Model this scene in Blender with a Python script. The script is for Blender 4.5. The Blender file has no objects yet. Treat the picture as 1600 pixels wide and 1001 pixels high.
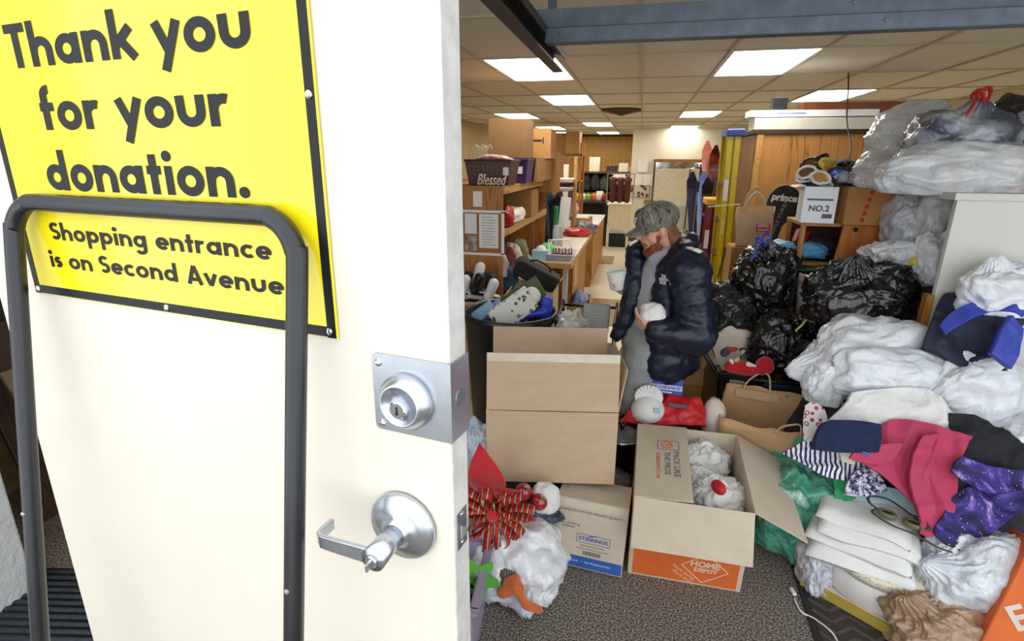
import bpy, bmesh, math, random
from mathutils import Vector, Matrix, Euler, noise
R = math.radians
PI = math.pi
scene = bpy.context.scene
COL = scene.collection

# ------------------------------------------------------------------ camera, sky, exposure
CAM_H = 1.85
FPX = 840.0
_n = lambda v: Vector(v).normalized()
cY = _n((204, 248.5, 840)); _hz = _n((-2175, 266.5, 840))      # room depth axis and door axis seen from the lens
cU = _hz.cross(cY).normalized()
if cU.y < 0: cU = -cU
cX = cY.cross(cU)
if cX.x < 0: cX = -cX
cam_data = bpy.data.cameras.new('camera'); cam = bpy.data.objects.new('camera', cam_data); COL.objects.link(cam)
cam_data.sensor_width = 36; cam_data.lens = FPX / 1600 * 36; cam_data.clip_start = .02; cam_data.clip_end = 100
_w = lambda v: Vector((v.dot(cX), v.dot(cY), v.dot(cU)))
ax, ay, az = _w(Vector((1, 0, 0))), _w(Vector((0, 1, 0))), _w(Vector((0, 0, -1)))
cam.matrix_world = Matrix(((ax.x, ay.x, az.x, 0), (ax.y, ay.y, az.y, 0), (ax.z, ay.z, az.z, CAM_H), (0, 0, 0, 1)))
scene.camera = cam

world = bpy.data.worlds.new('overcast_sky'); scene.world = world; world.use_nodes = True
_bg = world.node_tree.nodes['Background']
_bg.inputs['Color'].default_value = (.90, .95, 1.0, 1); _bg.inputs['Strength'].default_value = 1.45
vs = scene.view_settings
vs.view_transform = 'Standard'; vs.look = 'None'; vs.gamma = 1; vs.use_curve_mapping = False
vs.exposure = 0.62
PANEL_GLOW = 8.5                                               # ceiling lamps

def P(px, py, Y):
    """point of the room at depth Y that the surveyed photo position px,py refers to"""
    v = _w(Vector((px - 800, 500.5 - py, FPX)))
    return Vector((0, 0, CAM_H)) + v * (Y / v.y)
def PZ(px, py, Z):
    v = _w(Vector((px - 800, 500.5 - py, FPX)))
    return Vector((0, 0, CAM_H)) + v * ((Z - CAM_H) / v.z)

# ------------------------------------------------------------------ materials
def lin(h):
    h = h.lstrip('#'); c = [int(h[i:i + 2], 16) / 255 for i in (0, 2, 4)]
    return tuple(x / 12.92 if x <= .04045 else ((x + .055) / 1.055) ** 2.4 for x in c)
MATS = {}
def _nodes(name):
    m = bpy.data.materials.new(name); m.use_nodes = True
    nt = m.node_tree; return m, nt, nt.nodes['Principled BSDF']
def _coord(nt, scale=(1, 1, 1), rot=(0, 0, 0)):
    tc = nt.nodes.new('ShaderNodeTexCoord'); mp = nt.nodes.new('ShaderNodeMapping')
    mp.inputs['Scale'].default_value = scale; mp.inputs['Rotation'].default_value = rot
    nt.links.new(tc.outputs['Object'], mp.inputs['Vector']); return mp.outputs['Vector']
def _noise(nt, vec, scale, detail=4, rough=.6, dist=0):
    t = nt.nodes.new('ShaderNodeTexNoise'); t.inputs['Scale'].default_value = scale
    t.inputs['Detail'].default_value = detail; t.inputs['Roughness'].default_value = rough; t.inputs['Distortion'].default_value = dist
    nt.links.new(vec, t.inputs['Vector']); return t.outputs['Fac']
def _ramp(nt, fac, stops):
    r = nt.nodes.new('ShaderNodeValToRGB'); e = r.color_ramp.elements
    while len(e) < len(stops): e.new(.5)
    for i, (p, c) in enumerate(stops): e[i].position = p; e[i].color = (*c, 1)
    nt.links.new(fac, r.inputs['Fac']); return r.outputs['Color']
def _bump(nt, b, fac, strength, dist=.01):
    n = nt.nodes.new('ShaderNodeBump'); n.inputs['Strength'].default_value = strength; n.inputs['Distance'].default_value = dist
    nt.links.new(fac, n.inputs['Height']); nt.links.new(n.outputs['Normal'], b.inputs['Normal'])
def M(name, hexc='#888888', rough=.6, metal=0., var=.06, vscale=12., bump=0., bscale=60., spec=.5, sheen=0., coat=0., col2=None, dist=.01, trans=0., alpha=1., sc=(1, 1, 1)):
    if name in MATS: return MATS[name]
    m, nt, b = _nodes(name); c = lin(hexc)
    vec = _coord(nt, sc)
    f = _noise(nt, vec, vscale)
    c1 = tuple(max(0, x * (1 - var)) for x in c); c2 = lin(col2) if col2 else tuple(min(1, x * (1 + var)) for x in c)
    nt.links.new(_ramp(nt, f, [(.36, c1), (.64, c2)]), b.inputs['Base Color'])
    b.inputs['Roughness'].default_value = rough; b.inputs['Metallic'].default_value = metal
    b.inputs['Specular IOR Level'].default_value = spec; b.inputs['Sheen Weight'].default_value = sheen; b.inputs['Coat Weight'].default_value = coat
    b.inputs['Transmission Weight'].default_value = trans; b.inputs['Alpha'].default_value = alpha
    if bump: _bump(nt, b, _noise(nt, vec, bscale, 6, .65), bump, dist)
    MATS[name] = m; return m
def wood(name, c1, c2, scale=1., axis='z', rough=.5):
    if name in MATS: return MATS[name]
    m, nt, b = _nodes(name)
    s = {'z': (5, 5, .55), 'x': (.55, 5, 5), 'y': (5, .55, 5)}[axis]
    vec = _coord(nt, tuple(x * scale for x in s))
    f = _noise(nt, vec, 1.6, 3, .5, 1.1)
    w = nt.nodes.new('ShaderNodeMath'); w.operation = 'MULTIPLY'; w.inputs[1].default_value = 9; nt.links.new(f, w.inputs[0])
    fr = nt.nodes.new('ShaderNodeMath'); fr.operation = 'PINGPONG'; fr.inputs[1].default_value = 1; nt.links.new(w.outputs[0], fr.inputs[0])
    a, d = lin(c1), lin(c2)
    nt.links.new(_ramp(nt, fr.outputs[0], [(.0, d), (.35, a), (1, tuple(.5 * (x + y) + .25 * (x - y) for x, y in zip(a, d)))]), b.inputs['Base Color'])
    b.inputs['Roughness'].default_value = rough
    _bump(nt, b, fr.outputs[0], .08, .004)
    MATS[name] = m; return m
def speckle(name, cols, scale, rough=.95, bump=.6, second=None):
    m, nt, b = _nodes(name); vec = _coord(nt)
    f = _noise(nt, vec, scale, 3, .7)
    nt.links.new(_ramp(nt, f, [(p, lin(c)) for p, c in cols]), b.inputs['Base Color'])
    b.inputs['Roughness'].default_value = rough; b.inputs['Specular IOR Level'].default_value = .15
    _bump(nt, b, f, bump, .006); MATS[name] = m; return m
def glow(name, col, s):
    m, nt, b = _nodes(name); b.inputs['Base Color'].default_value = (.9, .9, .85, 1)
    b.inputs['Emission Color'].default_value = (*col, 1); b.inputs['Emission Strength'].default_value = s
    MATS[name] = m; return m
def bagmat(name, base, tints=(), rough=.32, bump=.5, bscale=16, tscale=3.5, t0=.50):
    """thin plastic film; tints = patches of other colours, such as contents showing through"""
    if name in MATS: return MATS[name]
    m, nt, b = _nodes(name); vec = _coord(nt)
    st = [(t0 - .2, lin(base)), (t0 - .02, lin(base))] + [(t0 + .07 * (i + 1), lin(t)) for i, t in enumerate(tints)]
    nt.links.new(_ramp(nt, _noise(nt, vec, tscale, 3, .5, .6), st), b.inputs['Base Color'])
    b.inputs['Roughness'].default_value = rough; b.inputs['Specular IOR Level'].default_value = .55
    b.inputs['Coat Weight'].default_value = .7; b.inputs['Coat Roughness'].default_value = .07
    v2 = _coord(nt, (1, 1, .45))
    _bump(nt, b, _noise(nt, v2, bscale, 5, .62, 1.6), bump, .02)
    MATS[name] = m; return m
def dots(name, base, ink, scale, lo=.0, hi=.3, rough=.85, feature='F1'):
    m, nt, b = _nodes(name); vec = _coord(nt)
    v = nt.nodes.new('ShaderNodeTexVoronoi'); v.feature = feature; v.inputs['Scale'].default_value = scale; nt.links.new(vec, v.inputs['Vector'])
    nt.links.new(_ramp(nt, v.outputs['Distance'], [(max(0, lo - .02), lin(base)), (lo, lin(ink)), (hi, lin(ink)), (hi + .04, lin(base))]), b.inputs['Base Color'])
    b.inputs['Roughness'].default_value = rough; MATS[name] = m; return m
def stripes(name, a, c, scale, axis=0, dist=2., rough=.85, width=.5):
    m, nt, b = _nodes(name); vec = _coord(nt)
    w = nt.nodes.new('ShaderNodeTexWave'); w.bands_direction = 'XYZ'[axis]; w.inputs['Scale'].default_value = scale
    w.inputs['Distortion'].default_value = dist; w.inputs['Detail Scale'].default_value = 1.2; nt.links.new(vec, w.inputs['Vector'])
    nt.links.new(_ramp(nt, w.outputs['Fac'], [(width - .05, lin(a)), (width + .05, lin(c))]), b.inputs['Base Color'])
    b.inputs['Roughness'].default_value = rough; MATS[name] = m; return m

# ------------------------------------------------------------------ mesh helpers
class MB:
    def __init__(s): s.v = []; s.f = []
    def add(s, v, f):
        o = len(s.v); s.v += [tuple(x) for x in v]; s.f += [tuple(o + i for i in q) for q in f]; return s
    def box(s, c, d, rot=None):
        x, y, z = (q / 2 for q in d); c = Vector(c)
        pts = [Vector(p) for p in ((-x, -y, -z), (x, -y, -z), (x, y, -z), (-x, y, -z), (-x, -y, z), (x, -y, z), (x, y, z), (-x, y, z))]
        if rot is not None: r = Euler(rot).to_matrix(); pts = [r @ p for p in pts]
        return s.add([c + p for p in pts], [(0, 3, 2, 1), (4, 5, 6, 7), (0, 1, 5, 4), (1, 2, 6, 5), (2, 3, 7, 6), (3, 0, 4, 7)])
    def tube(s, path, r, n=8, closed=False, caps=True, flat=None):
        P_ = [Vector(p) for p in path]; k = len(P_); rs = r if isinstance(r, (list, tuple)) else [r] * k
        vs_, fs = [], []; up = None
        for i, p in enumerate(P_):
            a = P_[(i - 1) % k] if (closed or i) else p; c = P_[(i + 1) % k] if (closed or i < k - 1) else p
            t = (c - a).normalized() if (c - a).length > 1e-9 else Vector((0, 0, 1))
            if up is None:
                up = Vector((0, 0, 1)) if abs(t.z) < .9 else Vector((0, 1, 0))
            b = t.cross(up)
            b = b.normalized() if b.length > 1e-6 else t.orthogonal().normalized()
            up = b.cross(t).normalized()
            for j in range(n):
                q = 2 * PI * j / n
                vs_.append(p + (b * math.cos(q) + up * math.sin(q) * (flat or 1)) * rs[i])
        m = k if closed else k - 1
        for i in range(m):
            for j in range(n):
                a0 = i * n + j; a1 = i * n + (j + 1) % n; b0 = ((i + 1) % k) * n + j; b1 = ((i + 1) % k) * n + (j + 1) % n
                fs.append((a0, a1, b1, b0))
        if caps and not closed:
            fs.append(tuple(range(n))[::-1]); fs.append(tuple((k - 1) * n + j for j in range(n)))
        return s.add(vs_, fs)
    def lathe(s, prof, n=24, c=(0, 0, 0), ax=None):
        """prof: (radius, height) list; ax = 3x3 rotation"""
        c = Vector(c); vs_, fs = [], []
        for r, h in prof:
            for j in range(n):
                q = 2 * PI * j / n; p = Vector((r * math.cos(q), r * math.sin(q), h)); vs_.append(c + (ax @ p if ax else p))
        for i in range(len(prof) - 1):
            for j in range(n):
                fs.append((i * n + j, i * n + (j + 1) % n, (i + 1) * n + (j + 1) % n, (i + 1) * n + j))
        if prof[0][0] > 1e-6: fs.append(tuple(range(n))[::-1])
        if prof[-1][0] > 1e-6: fs.append(tuple((len(prof) - 1) * n + j for j in range(n)))
        return s.add(vs_, fs)
    def prism(s, poly, z0, z1, mtx=None):
        n = len(poly); vs_ = [Vector((x, y, z0)) for x, y in poly] + [Vector((x, y, z1)) for x, y in poly]
        if mtx: vs_ = [mtx @ p for p in vs_]
        return s.add(vs_, [tuple(range(n))[::-1], tuple(range(n, 2 * n))] + [(i, (i + 1) % n, n + (i + 1) % n, n + i) for i in range(n)])
    def sphere(s, c, r, n=14, rot=None):
        rr = r if isinstance(r, (tuple, list)) else (r, r, r); c = Vector(c); vs_, fs = [], []; m = n // 2
        rm = Euler(rot).to_matrix() if rot else None
        for i in range(m + 1):
            t = PI * i / m
            for j in range(n):
                q = 2 * PI * j / n
                p = Vector((rr[0] * math.sin(t) * math.cos(q), rr[1] * math.sin(t) * math.sin(q), rr[2] * math.cos(t))); vs_.append(c + (rm @ p if rm else p))
        for i in range(m):
            for j in range(n): fs.append((i * n + j, (i + 1) * n + j, (i + 1) * n + (j + 1) % n, i * n + (j + 1) % n))
        return s.add(vs_, fs)
    def cap(s, a, b, r0, r1, n=12):
        """tapered capsule"""
        a, b = Vector(a), Vector(b); s.sphere(a, r0, n); s.sphere(b, r1, n)
        return s.tube([a, b], [r0, r1], n)
def mesh(name, mb, smooth=False, weld=False):
    me = bpy.data.meshes.new(name); me.from_pydata(mb.v, [], mb.f)
    if weld:
        bm = bmesh.new(); bm.from_mesh(me); bmesh.ops.remove_doubles(bm, verts=bm.verts, dist=1e-5); bm.to_mesh(me); bm.free()
    me.update()
    if smooth: me.polygons.foreach_set('use_smooth', [True] * len(me.polygons))
    return me
def obj(name, mb, mat, parent=None, loc=(0, 0, 0), rot=(0, 0, 0), smooth=False, bevel=0, label=None, auto=False):
    me = mesh(name, mb, smooth) if isinstance(mb, MB) else mb
    if bevel or auto:
        bm = bmesh.new(); bm.from_mesh(me); bmesh.ops.remove_doubles(bm, verts=bm.verts, dist=1e-5)
        bmesh.ops.recalc_face_normals(bm, faces=bm.faces)
        if bevel: bmesh.ops.bevel(bm, geom=[e for e in bm.edges if e.calc_face_angle(0) > .5], offset=bevel, segments=2, affect='EDGES', profile=.5)
        bm.to_mesh(me); bm.free()
    if mat and not me.materials: me.materials.append(mat)
    o = bpy.data.objects.new(name, me); COL.objects.link(o)
    o.location = loc; o.rotation_euler = rot
    if parent: o.parent = parent
    if label: o['label'] = label
    return o
def tag(o, label, cat, group=None):
    o['label'] = label; o['category'] = cat
    if group: o['group'] = group
    return o
def thing(name, label, cat, loc=(0, 0, 0), rot=(0, 0, 0), group=None):
    o = bpy.data.objects.new(name, None); COL.objects.link(o); o.empty_display_size = .05
    o.location = loc; o.rotation_euler = rot
    return tag(o, label, cat, group)
def struct(name, mb, mat, bevel=0, label=None, parent=None):
    o = obj(name, mb, mat, parent, bevel=bevel)
    if not parent: o['kind'] = 'structure'
    if label: o['label'] = label
    return o
def B(c, d, rot=None): return MB().box(c, d, rot)
def part(name, c, d, mat, parent, rot=(0, 0, 0), bevel=.002):
    """bevelled box part"""
    return obj(name, B((0, 0, 0), d), mat, parent, c, rot, bevel=bevel)
def evalmesh(me, mods):
    o = bpy.data.objects.new('tmp', me); COL.objects.link(o)
    for kind, kw in mods:
        m = o.modifiers.new(kind, kind)
        for k, v in kw.items(): setattr(m, k, v)
    dg = bpy.context.evaluated_depsgraph_get(); dg.update()
    r = bpy.data.meshes.new_from_object(o.evaluated_get(dg), depsgraph=dg)
    bpy.data.objects.remove(o); bpy.data.meshes.remove(me); return r
def lump(name, mb, mat, parent=None, voxel=.02, smooth=6, loc=(0, 0, 0), rot=(0, 0, 0), disp=None, label=None, fac=.5):
    """one continuous organic surface grown over overlapping solids"""
    me = evalmesh(mesh(name, mb), [('REMESH', dict(mode='VOXEL', voxel_size=voxel)), ('SMOOTH', dict(iterations=smooth, factor=fac))])
    me.name = name
    if disp:
        ns = [v.normal.copy() for v in me.vertices]
        for v, nn in zip(me.vertices, ns): v.co = v.co + disp(v.co, nn)
        me.update()
    me.polygons.foreach_set('use_smooth', [True] * len(me.polygons)); me.materials.clear()
    return obj(name, me, mat, parent, loc, rot, label=label)
def center(o):
    """move a mesh object's origin to the middle of its base"""
    me = o.data; xs = [v.co for v in me.vertices]
    c = Vector(((min(p.x for p in xs) + max(p.x for p in xs)) / 2, (min(p.y for p in xs) + max(p.y for p in xs)) / 2, min(p.z for p in xs)))
    me.transform(Matrix.Translation(-c)); o.location = c; return o
def crease(p, k=4.6): return max(0, 1 - abs(noise.noise(p)) * k) ** 1.5
def ridged(p, o=3): return noise.ridged_multi_fractal(p, 1.0, 2.1, o, 1.0, 2.0)
def bag(name, label, loc, size, mat, seed, knot=None, rot=(0, 0, 0), wr=.05, low=.16, cat='plastic bag', group=None, tie=None, fr=2.6, n=(140, 90), tail=.25, flat=.55, box=.75, gathers=17):
    """filled plastic sack: one film surface, gathered at the knot; size = half extents, loc = middle of base"""
    rnd = random.Random(seed); off = Vector((rnd.uniform(-50, 50), rnd.uniform(-50, 50), rnd.uniform(-50, 50)))
    sx, sy, sz = size; k = _n(knot) if knot else None; nu, nv = n; vs_, fs = [], []
    if k: e1 = k.orthogonal().normalized(); e2 = k.cross(e1)
    q3 = k.rotation_difference(Vector((0, 0, 1))).inverted() if k else None
    for i in range(nv + 1):
        t = PI * i / nv
        for j in range(nu):
            q = 2 * PI * j / nu
            d = Vector((math.sin(t) * math.cos(q), math.sin(t) * math.sin(q), math.cos(t)))
            if q3: d = q3 @ d
            m = (abs(d.x) ** 2.6 + abs(d.y) ** 2.6 + abs(d.z) ** 2.6) ** (-1 / 2.6); r = box * m + (1 - box)
            nz = noise.noise(d * 1.5 + off) * low * 1.6 + noise.noise(d * 3.4 + off) * low * .7
            dd = d - k * (d.dot(k) * .45) if k else d
            dd = dd + Vector((noise.noise(d * 2.2 + off), noise.noise(d * 2.2 - off), noise.noise(d * 2.2 + off * 2))) * .22
            cr = wr * (crease(dd * fr + off * .7) * .8 + crease(dd * fr * 1.9 + off) * .55 + crease(dd * fr * 3.6 - off) * .3 - .35)
            r = r * (1 + nz) + cr
            if k:
                a = math.acos(max(-1, min(1, d.dot(k))))
                g = math.exp(-(a / .75) ** 2)
                r += wr * .5 * g * min(1, a / .2) * math.sin(gathers * q + 3 * noise.noise(d * 2 + off))
                r += tail * math.exp(-(a / .22) ** 2) - .10 * math.exp(-((a - .42) / .2) ** 2)
            p = Vector((d.x * r * sx, d.y * r * sy, d.z * r * sz))
            if p.z < -sz * flat: p.z = -sz * flat - (abs(p.z) - sz * flat) * .12
            vs_.append(p)
    for i in range(nv):
        for j in range(nu): fs.append((i * nu + j, (i + 1) * nu + j, (i + 1) * nu + (j + 1) % nu, i * nu + (j + 1) % nu))
    zm = min(p.z for p in vs_); mb = MB(); mb.v = [(p.x, p.y, p.z - zm) for p in vs_]; mb.f = fs
    me = mesh(name, mb, True, weld=True)
    if not tie:
        return tag(obj(name, me, mat, None, loc, rot), label, cat, group)
    th = thing(name, label, cat, loc, rot, group); obj('bag_body', me, mat, th)
    tb = MB(); kp = Vector((k.x * sx, k.y * sy, k.z * sz - zm)) * 1.0
    for s_ in (-1, 1):
        w = e1 * s_; pts = [kp * .98 + w * .005, kp + w * .05 + k * .04, kp + w * .09 + k * .02 + Vector((0, 0, -.03)), kp + w * .10 + e2 * .03 + Vector((0, 0, -.08))]
        tb.tube(spline(pts, 5), .009, 6, flat=.5)
        pts = [kp + w * .005, kp + w * .03 + e2 * .03 + k * .05, kp + w * .045 + k * .08, kp + w * .02 - e2 * .02 + k * .03, kp]
        tb.tube(spline(pts, 5), .010, 6, flat=.5)
    obj('tie', tb, tie, th, smooth=True, label='drawstring tie')
    return th
def bagc(name, label, c, size, mat, seed, **kw):
    """the same sack given by its middle"""
    return bag(name, label, tuple(Vector(c) - Vector((0, 0, .78 * size[2]))), size, mat, seed, **kw)
def spline(pts, k=6, closed=False):
    pts = [Vector(p) for p in pts]; n_ = len(pts); out = []
    for i in range(n_ if closed else n_ - 1):
        g = (lambda q: pts[q % n_]) if closed else (lambda q: pts[max(0, min(n_ - 1, q))])
        a, b, c, d = g(i - 1), g(i), g(i + 1), g(i + 2)
        for s_ in range(k):
            t = s_ / k
            out.append(.5 * ((2 * b) + (c - a) * t + (2 * a - 5 * b + 4 * c - d) * t * t + (3 * b - a - 3 * c + d) * t ** 3))
    if not closed: out.append(pts[-1])
    return out
def sheet(ctrl, nu=40, nv=40, amp=.012, freq=6., seed=1, thick=.006, dirn=None, edge=.018):
    """cloth surface through a grid of control points, with folds and thickness"""
    rows = [spline([Vector(p) for p in r], max(2, nu // (len(r) - 1))) for r in ctrl]
    cols = list(zip(*rows)); g = [spline(list(c), max(2, nv // (len(ctrl) - 1))) for c in cols]     # g[u][v]
    U, V = len(g), len(g[0]); off = Vector((seed * 7.3, seed * 3.1, seed * 1.7)); pos = [[None] * V for _ in range(U)]; nrm = [[None] * V for _ in range(U)]
    for i in range(U):
        for j in range(V):
            du = g[min(U - 1, i + 1)][j] - g[max(0, i - 1)][j]; dv = g[i][min(V - 1, j + 1)] - g[i][max(0, j - 1)]
            n_ = du.cross(dv); nrm[i][j] = n_.normalized() if n_.length > 1e-9 else Vector((0, 0, 1))
    for i in range(U):
        for j in range(V):
            p = g[i][j]
            if dirn:                                             # folds run along dirn
                d = Vector(dirn).normalized(); q = p - d * p.dot(d) * .78
            else: q = p
            h = amp * (1.1 * crease(q * freq * .8 + off, 2.6) + .8 * crease(q * freq * 1.5 - off, 2.6) + .9 * noise.noise(q * freq * .6 + off) + .35 * noise.noise(p * freq * 2.4 + off) - .4)
            tv = p * 5 + off; p = p + Vector((noise.noise(tv), noise.noise(tv + off), noise.noise(tv - off) * .4)) * edge * 1.5
            pos[i][j] = p + nrm[i][j] * h
    mb = MB(); top = [pos[i][j] for i in range(U) for j in range(V)]; bot = [pos[i][j] - nrm[i][j] * thick for i in range(U) for j in range(V)]
    mb.v = [tuple(p) for p in top + bot]; K = U * V; ix = lambda i, j: i * V + j
    for i in range(U - 1):
        for j in range(V - 1):
            mb.f.append((ix(i, j), ix(i + 1, j), ix(i + 1, j + 1), ix(i, j + 1))); mb.f.append((K + ix(i, j), K + ix(i, j + 1), K + ix(i + 1, j + 1), K + ix(i + 1, j)))
    for i in range(U - 1):
        for j, s_ in ((0, 1), (V - 1, -1)):
            q = (ix(i, j), ix(i + 1, j), K + ix(i + 1, j), K + ix(i, j)); mb.f.append(q[::-1] if s_ > 0 else q)
    for j in range(V - 1):
        for i, s_ in ((0, 1), (U - 1, -1)):
            q = (ix(i, j), ix(i, j + 1), K + ix(i, j + 1), K + ix(i, j)); mb.f.append(q if s_ > 0 else q[::-1])
    return mb
def cloth(name, ctrl, mat, label=None, cat='clothing', parent=None, group=None, **kw):
    o = obj(name, sheet(ctrl, **kw), mat, parent, smooth=True)
    if not parent: center(o); tag(o, label, cat, group)
    elif label: o['label'] = label
    return o
def copy_tree(o, parent=None):
    c = o.copy(); COL.objects.link(c); c.parent = parent
    for ch in list(o.children): copy_tree(ch, c)
    return c

# ------------------------------------------------------------------ lettering
def arc(cx, cy, r, a0, a1, n=14):
    return [(cx + r * math.cos(R(a0 + (a1 - a0) * i / n)), cy + r * math.sin(R(a0 + (a1 - a0) * i / n))) for i in range(n + 1)]
X0 = .66
def _S(h, r, cx, w):
    return [arc(cx, h - r - w / 2, r, 35, 270, 12) + arc(cx, r + w / 2, r, 90, -145, 12)]
GL = {
 'T': (.62, [[(0, .9), (.62, .9)], [(.31, 0), (.31, .95)]]),
 'h': (.66, [[(.1, 0), (.1, 1.02)], [(.1, .3)] + arc(.33, .34, .22, 180, 0) + [(.55, 0)]]),
 'n': (.66, [[(.1, 0), (.1, X0)], [(.1, .3)] + arc(.33, .34, .22, 180, 0) + [(.55, 0)]]),
 'u': (.66, [[(.1, X0)] + arc(.33, .32, .22, 180, 360) + [(.55, X0)]]),
 'a': (.70, [arc(.33, .33, .23, 0, 360, 26), [(.58, 0), (.58, X0)]]),
 'd': (.70, [arc(.33, .33, .23, 0, 360, 26), [(.58, 0), (.58, 1.02)]]),
 'p': (.70, [arc(.37, .33, .23, 0, 360, 26), [(.11, -.33), (.11, X0)]]),
 'g': (.70, [arc(.33, .33, .23, 0, 360, 26), [(.58, X0), (.58, -.05)] + arc(.35, -.05, .23, 0, -150)]),
 'o': (.68, [arc(.34, .33, .24, 0, 360, 28)]),
 'c': (.58, [arc(.34, .33, .24, 48, 312, 24)]),
 'e': (.66, [arc(.34, .33, .24, 0, 318, 24), [(.12, .33), (.65, .33)]]),
 'k': (.62, [[(.1, 0), (.1, 1.02)], [(.12, .28), (.53, X0 - .02)], [(.24, .40), (.58, 0)]]),
 'y': (.62, [[(.06, X0), (.31, .08)], [(.56, X0), (.18, -.32)]]),
 'f': (.42, [[(.18, 0), (.18, .78)] + arc(.34, .80, .16, 180, 85), [(.02, .55), (.42, .55)]]),
 'r': (.44, [[(.1, 0), (.1, X0)], [(.1, .3)] + arc(.32, .34, .22, 180, 68)]),
 't': (.40, [[(.2, 0), (.2, .92)], [(.02, .56), (.40, .56)]]),
 'i': (.24, [[(.12, 0), (.12, X0)], 'dot.88']), '.': (.26, ['dot.12']), 's': (.42, _S(.66, .125, .21, .2)),
 'S': (.58, _S(1.0, .2, .29, .2)), 'A': (.78, [[(.09, 0), (.39, .98)], [(.69, 0), (.39, .98)], [(.2, .27), (.58, .27)]]),
 'v': (.60, [[(.06, X0), (.30, .03)], [(.54, X0), (.30, .03)]]), ' ': (.30, []),
}
def stroke(mb, pts, w, sx, sz, ox, oz, y):
    n_ = len(pts); L_, R_ = [], []
    cl = n_ > 8 and abs(pts[0][0] - pts[-1][0]) < 1e-4 and abs(pts[0][1] - pts[-1][1]) < 1e-4
    for i, p in enumerate(pts):
        a = pts[i - 1] if i else (pts[-2] if cl else p); b = pts[i + 1] if i < n_ - 1 else (pts[1] if cl else p)
        dx, dy = b[0] - a[0], b[1] - a[1]; l = math.hypot(dx, dy) or 1; nx, ny = -dy / l * w / 2, dx / l * w / 2
        L_.append((ox + (p[0] + nx) * sx, y, oz + (p[1] + ny) * sz)); R_.append((ox + (p[0] - nx) * sx, y, oz + (p[1] - ny) * sz))
    mb.add(L_ + R_, [(i, n_ + i, n_ + i + 1, i + 1) for i in range(n_ - 1)])
def words(txt, x0, x1, z, cap, w=.2, y=0, only=0):
    """geometric bold lettering between x0 and x1 on baseline z"""
    gap = .075; tot = sum(GL[c][0] + gap for c in txt) - gap; sx = (x1 - x0) / tot; mb = MB(); x = 0
    wi = 0
    for q, c in enumerate(txt):
        adv, st = GL[c]
        if c == ' ': wi += 1
        if wi != only: x += adv + gap; continue
        for e, s_ in enumerate(st):
            yy = y - .00002 * e
            if isinstance(s_, str):
                cz = float(s_[3:]); cs = arc(.12, cz, .125, 0, 360, 18)[:-1]
                mb.add([(x0 + (x + a) * sx, yy, z + b * cap) for a, b in cs], [tuple(range(18))])
            else: stroke(mb, s_, w, sx, cap, x0 + x * sx, z, yy)
        x += adv + gap
    return mb
def text(txt, size, mat, parent, loc, rot, name='lettering', bold=.0, width=None, spacing=1., shear=0., align='CENTER'):
    cu = bpy.data.curves.new(name, 'FONT'); cu.body = txt; cu.size = size; cu.align_x = align; cu.align_y = 'CENTER'
    cu.offset = bold * size; cu.space_character = spacing; cu.shear = shear; cu.resolution_u = 3
    o = bpy.data.objects.new('tmp', cu); COL.objects.link(o)
    dg = bpy.context.evaluated_depsgraph_get(); dg.update()
    me = bpy.data.meshes.new_from_object(o.evaluated_get(dg), depsgraph=dg); bpy.data.objects.remove(o); bpy.data.curves.remove(cu)
    if width and len(me.vertices):
        xs = [v.co.x for v in me.vertices]; k = width / (max(xs) - min(xs)); me.transform(Matrix.Diagonal((k, 1, 1, 1)))
    me.materials.clear()
    return obj(name, me, mat, parent, loc, rot)
FRONT = (PI / 2, 0, 0)                                            # lettering standing on a face that looks towards -y
# ================================================================== the setting
ZC = 2.59
carpet = speckle('carpet_weave', [(.36, '#2a2725'), (.46, '#5a544e'), (.54, '#8f867c'), (.64, '#c9bfb2')], 135)
vinyl = M('cream_vinyl', '#d6cdb4', .35, var=.04, vscale=3, bump=.03, bscale=30)
tilem = M('ceiling_tile_fibre', '#d6cfc0', .9, var=.05, vscale=60, bump=.25, bscale=220, dist=.003)
gridm = M('ceiling_grid_metal', '#b5a98f', .5, var=.03)
cream = M('cream_paint', '#e2dcc8', .6, var=.025, vscale=4, bump=.05, bscale=120)
stucco = M('white_stucco', '#dfe1e2', .9, var=.05, vscale=9, bump=.9, bscale=26, dist=.02)
tanwall = M('tan_paint', '#b59b6c', .7, var=.04, vscale=3)
panelwood = wood('panel_wood', '#cf9d45', '#a06d26', .8, 'z')
galv = M('galvanised_steel', '#5a626c', .5, .6, var=.16, vscale=14, bump=.05, bscale=90)
darksteel = M('dark_track_steel', '#4b4743', .45, .8, var=.15)
black = M('black_plastic', '#17181b', .35, var=.1)
white = M('white_plastic', '#eceeef', .4, var=.02)
paper = M('white_paper', '#f1efe8', .8, var=.02, bump=.05)
steel = M('brushed_steel', '#c3c8cf', .28, .95, var=.05, vscale=40, sc=(1, 14, 1))
chrome = M('chrome', '#d8dce0', .14, 1., var=.02)
brownmat = M('brown_mat_pile', '#9c8563', .95, var=.12, vscale=40, bump=.4, bscale=160)

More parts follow.
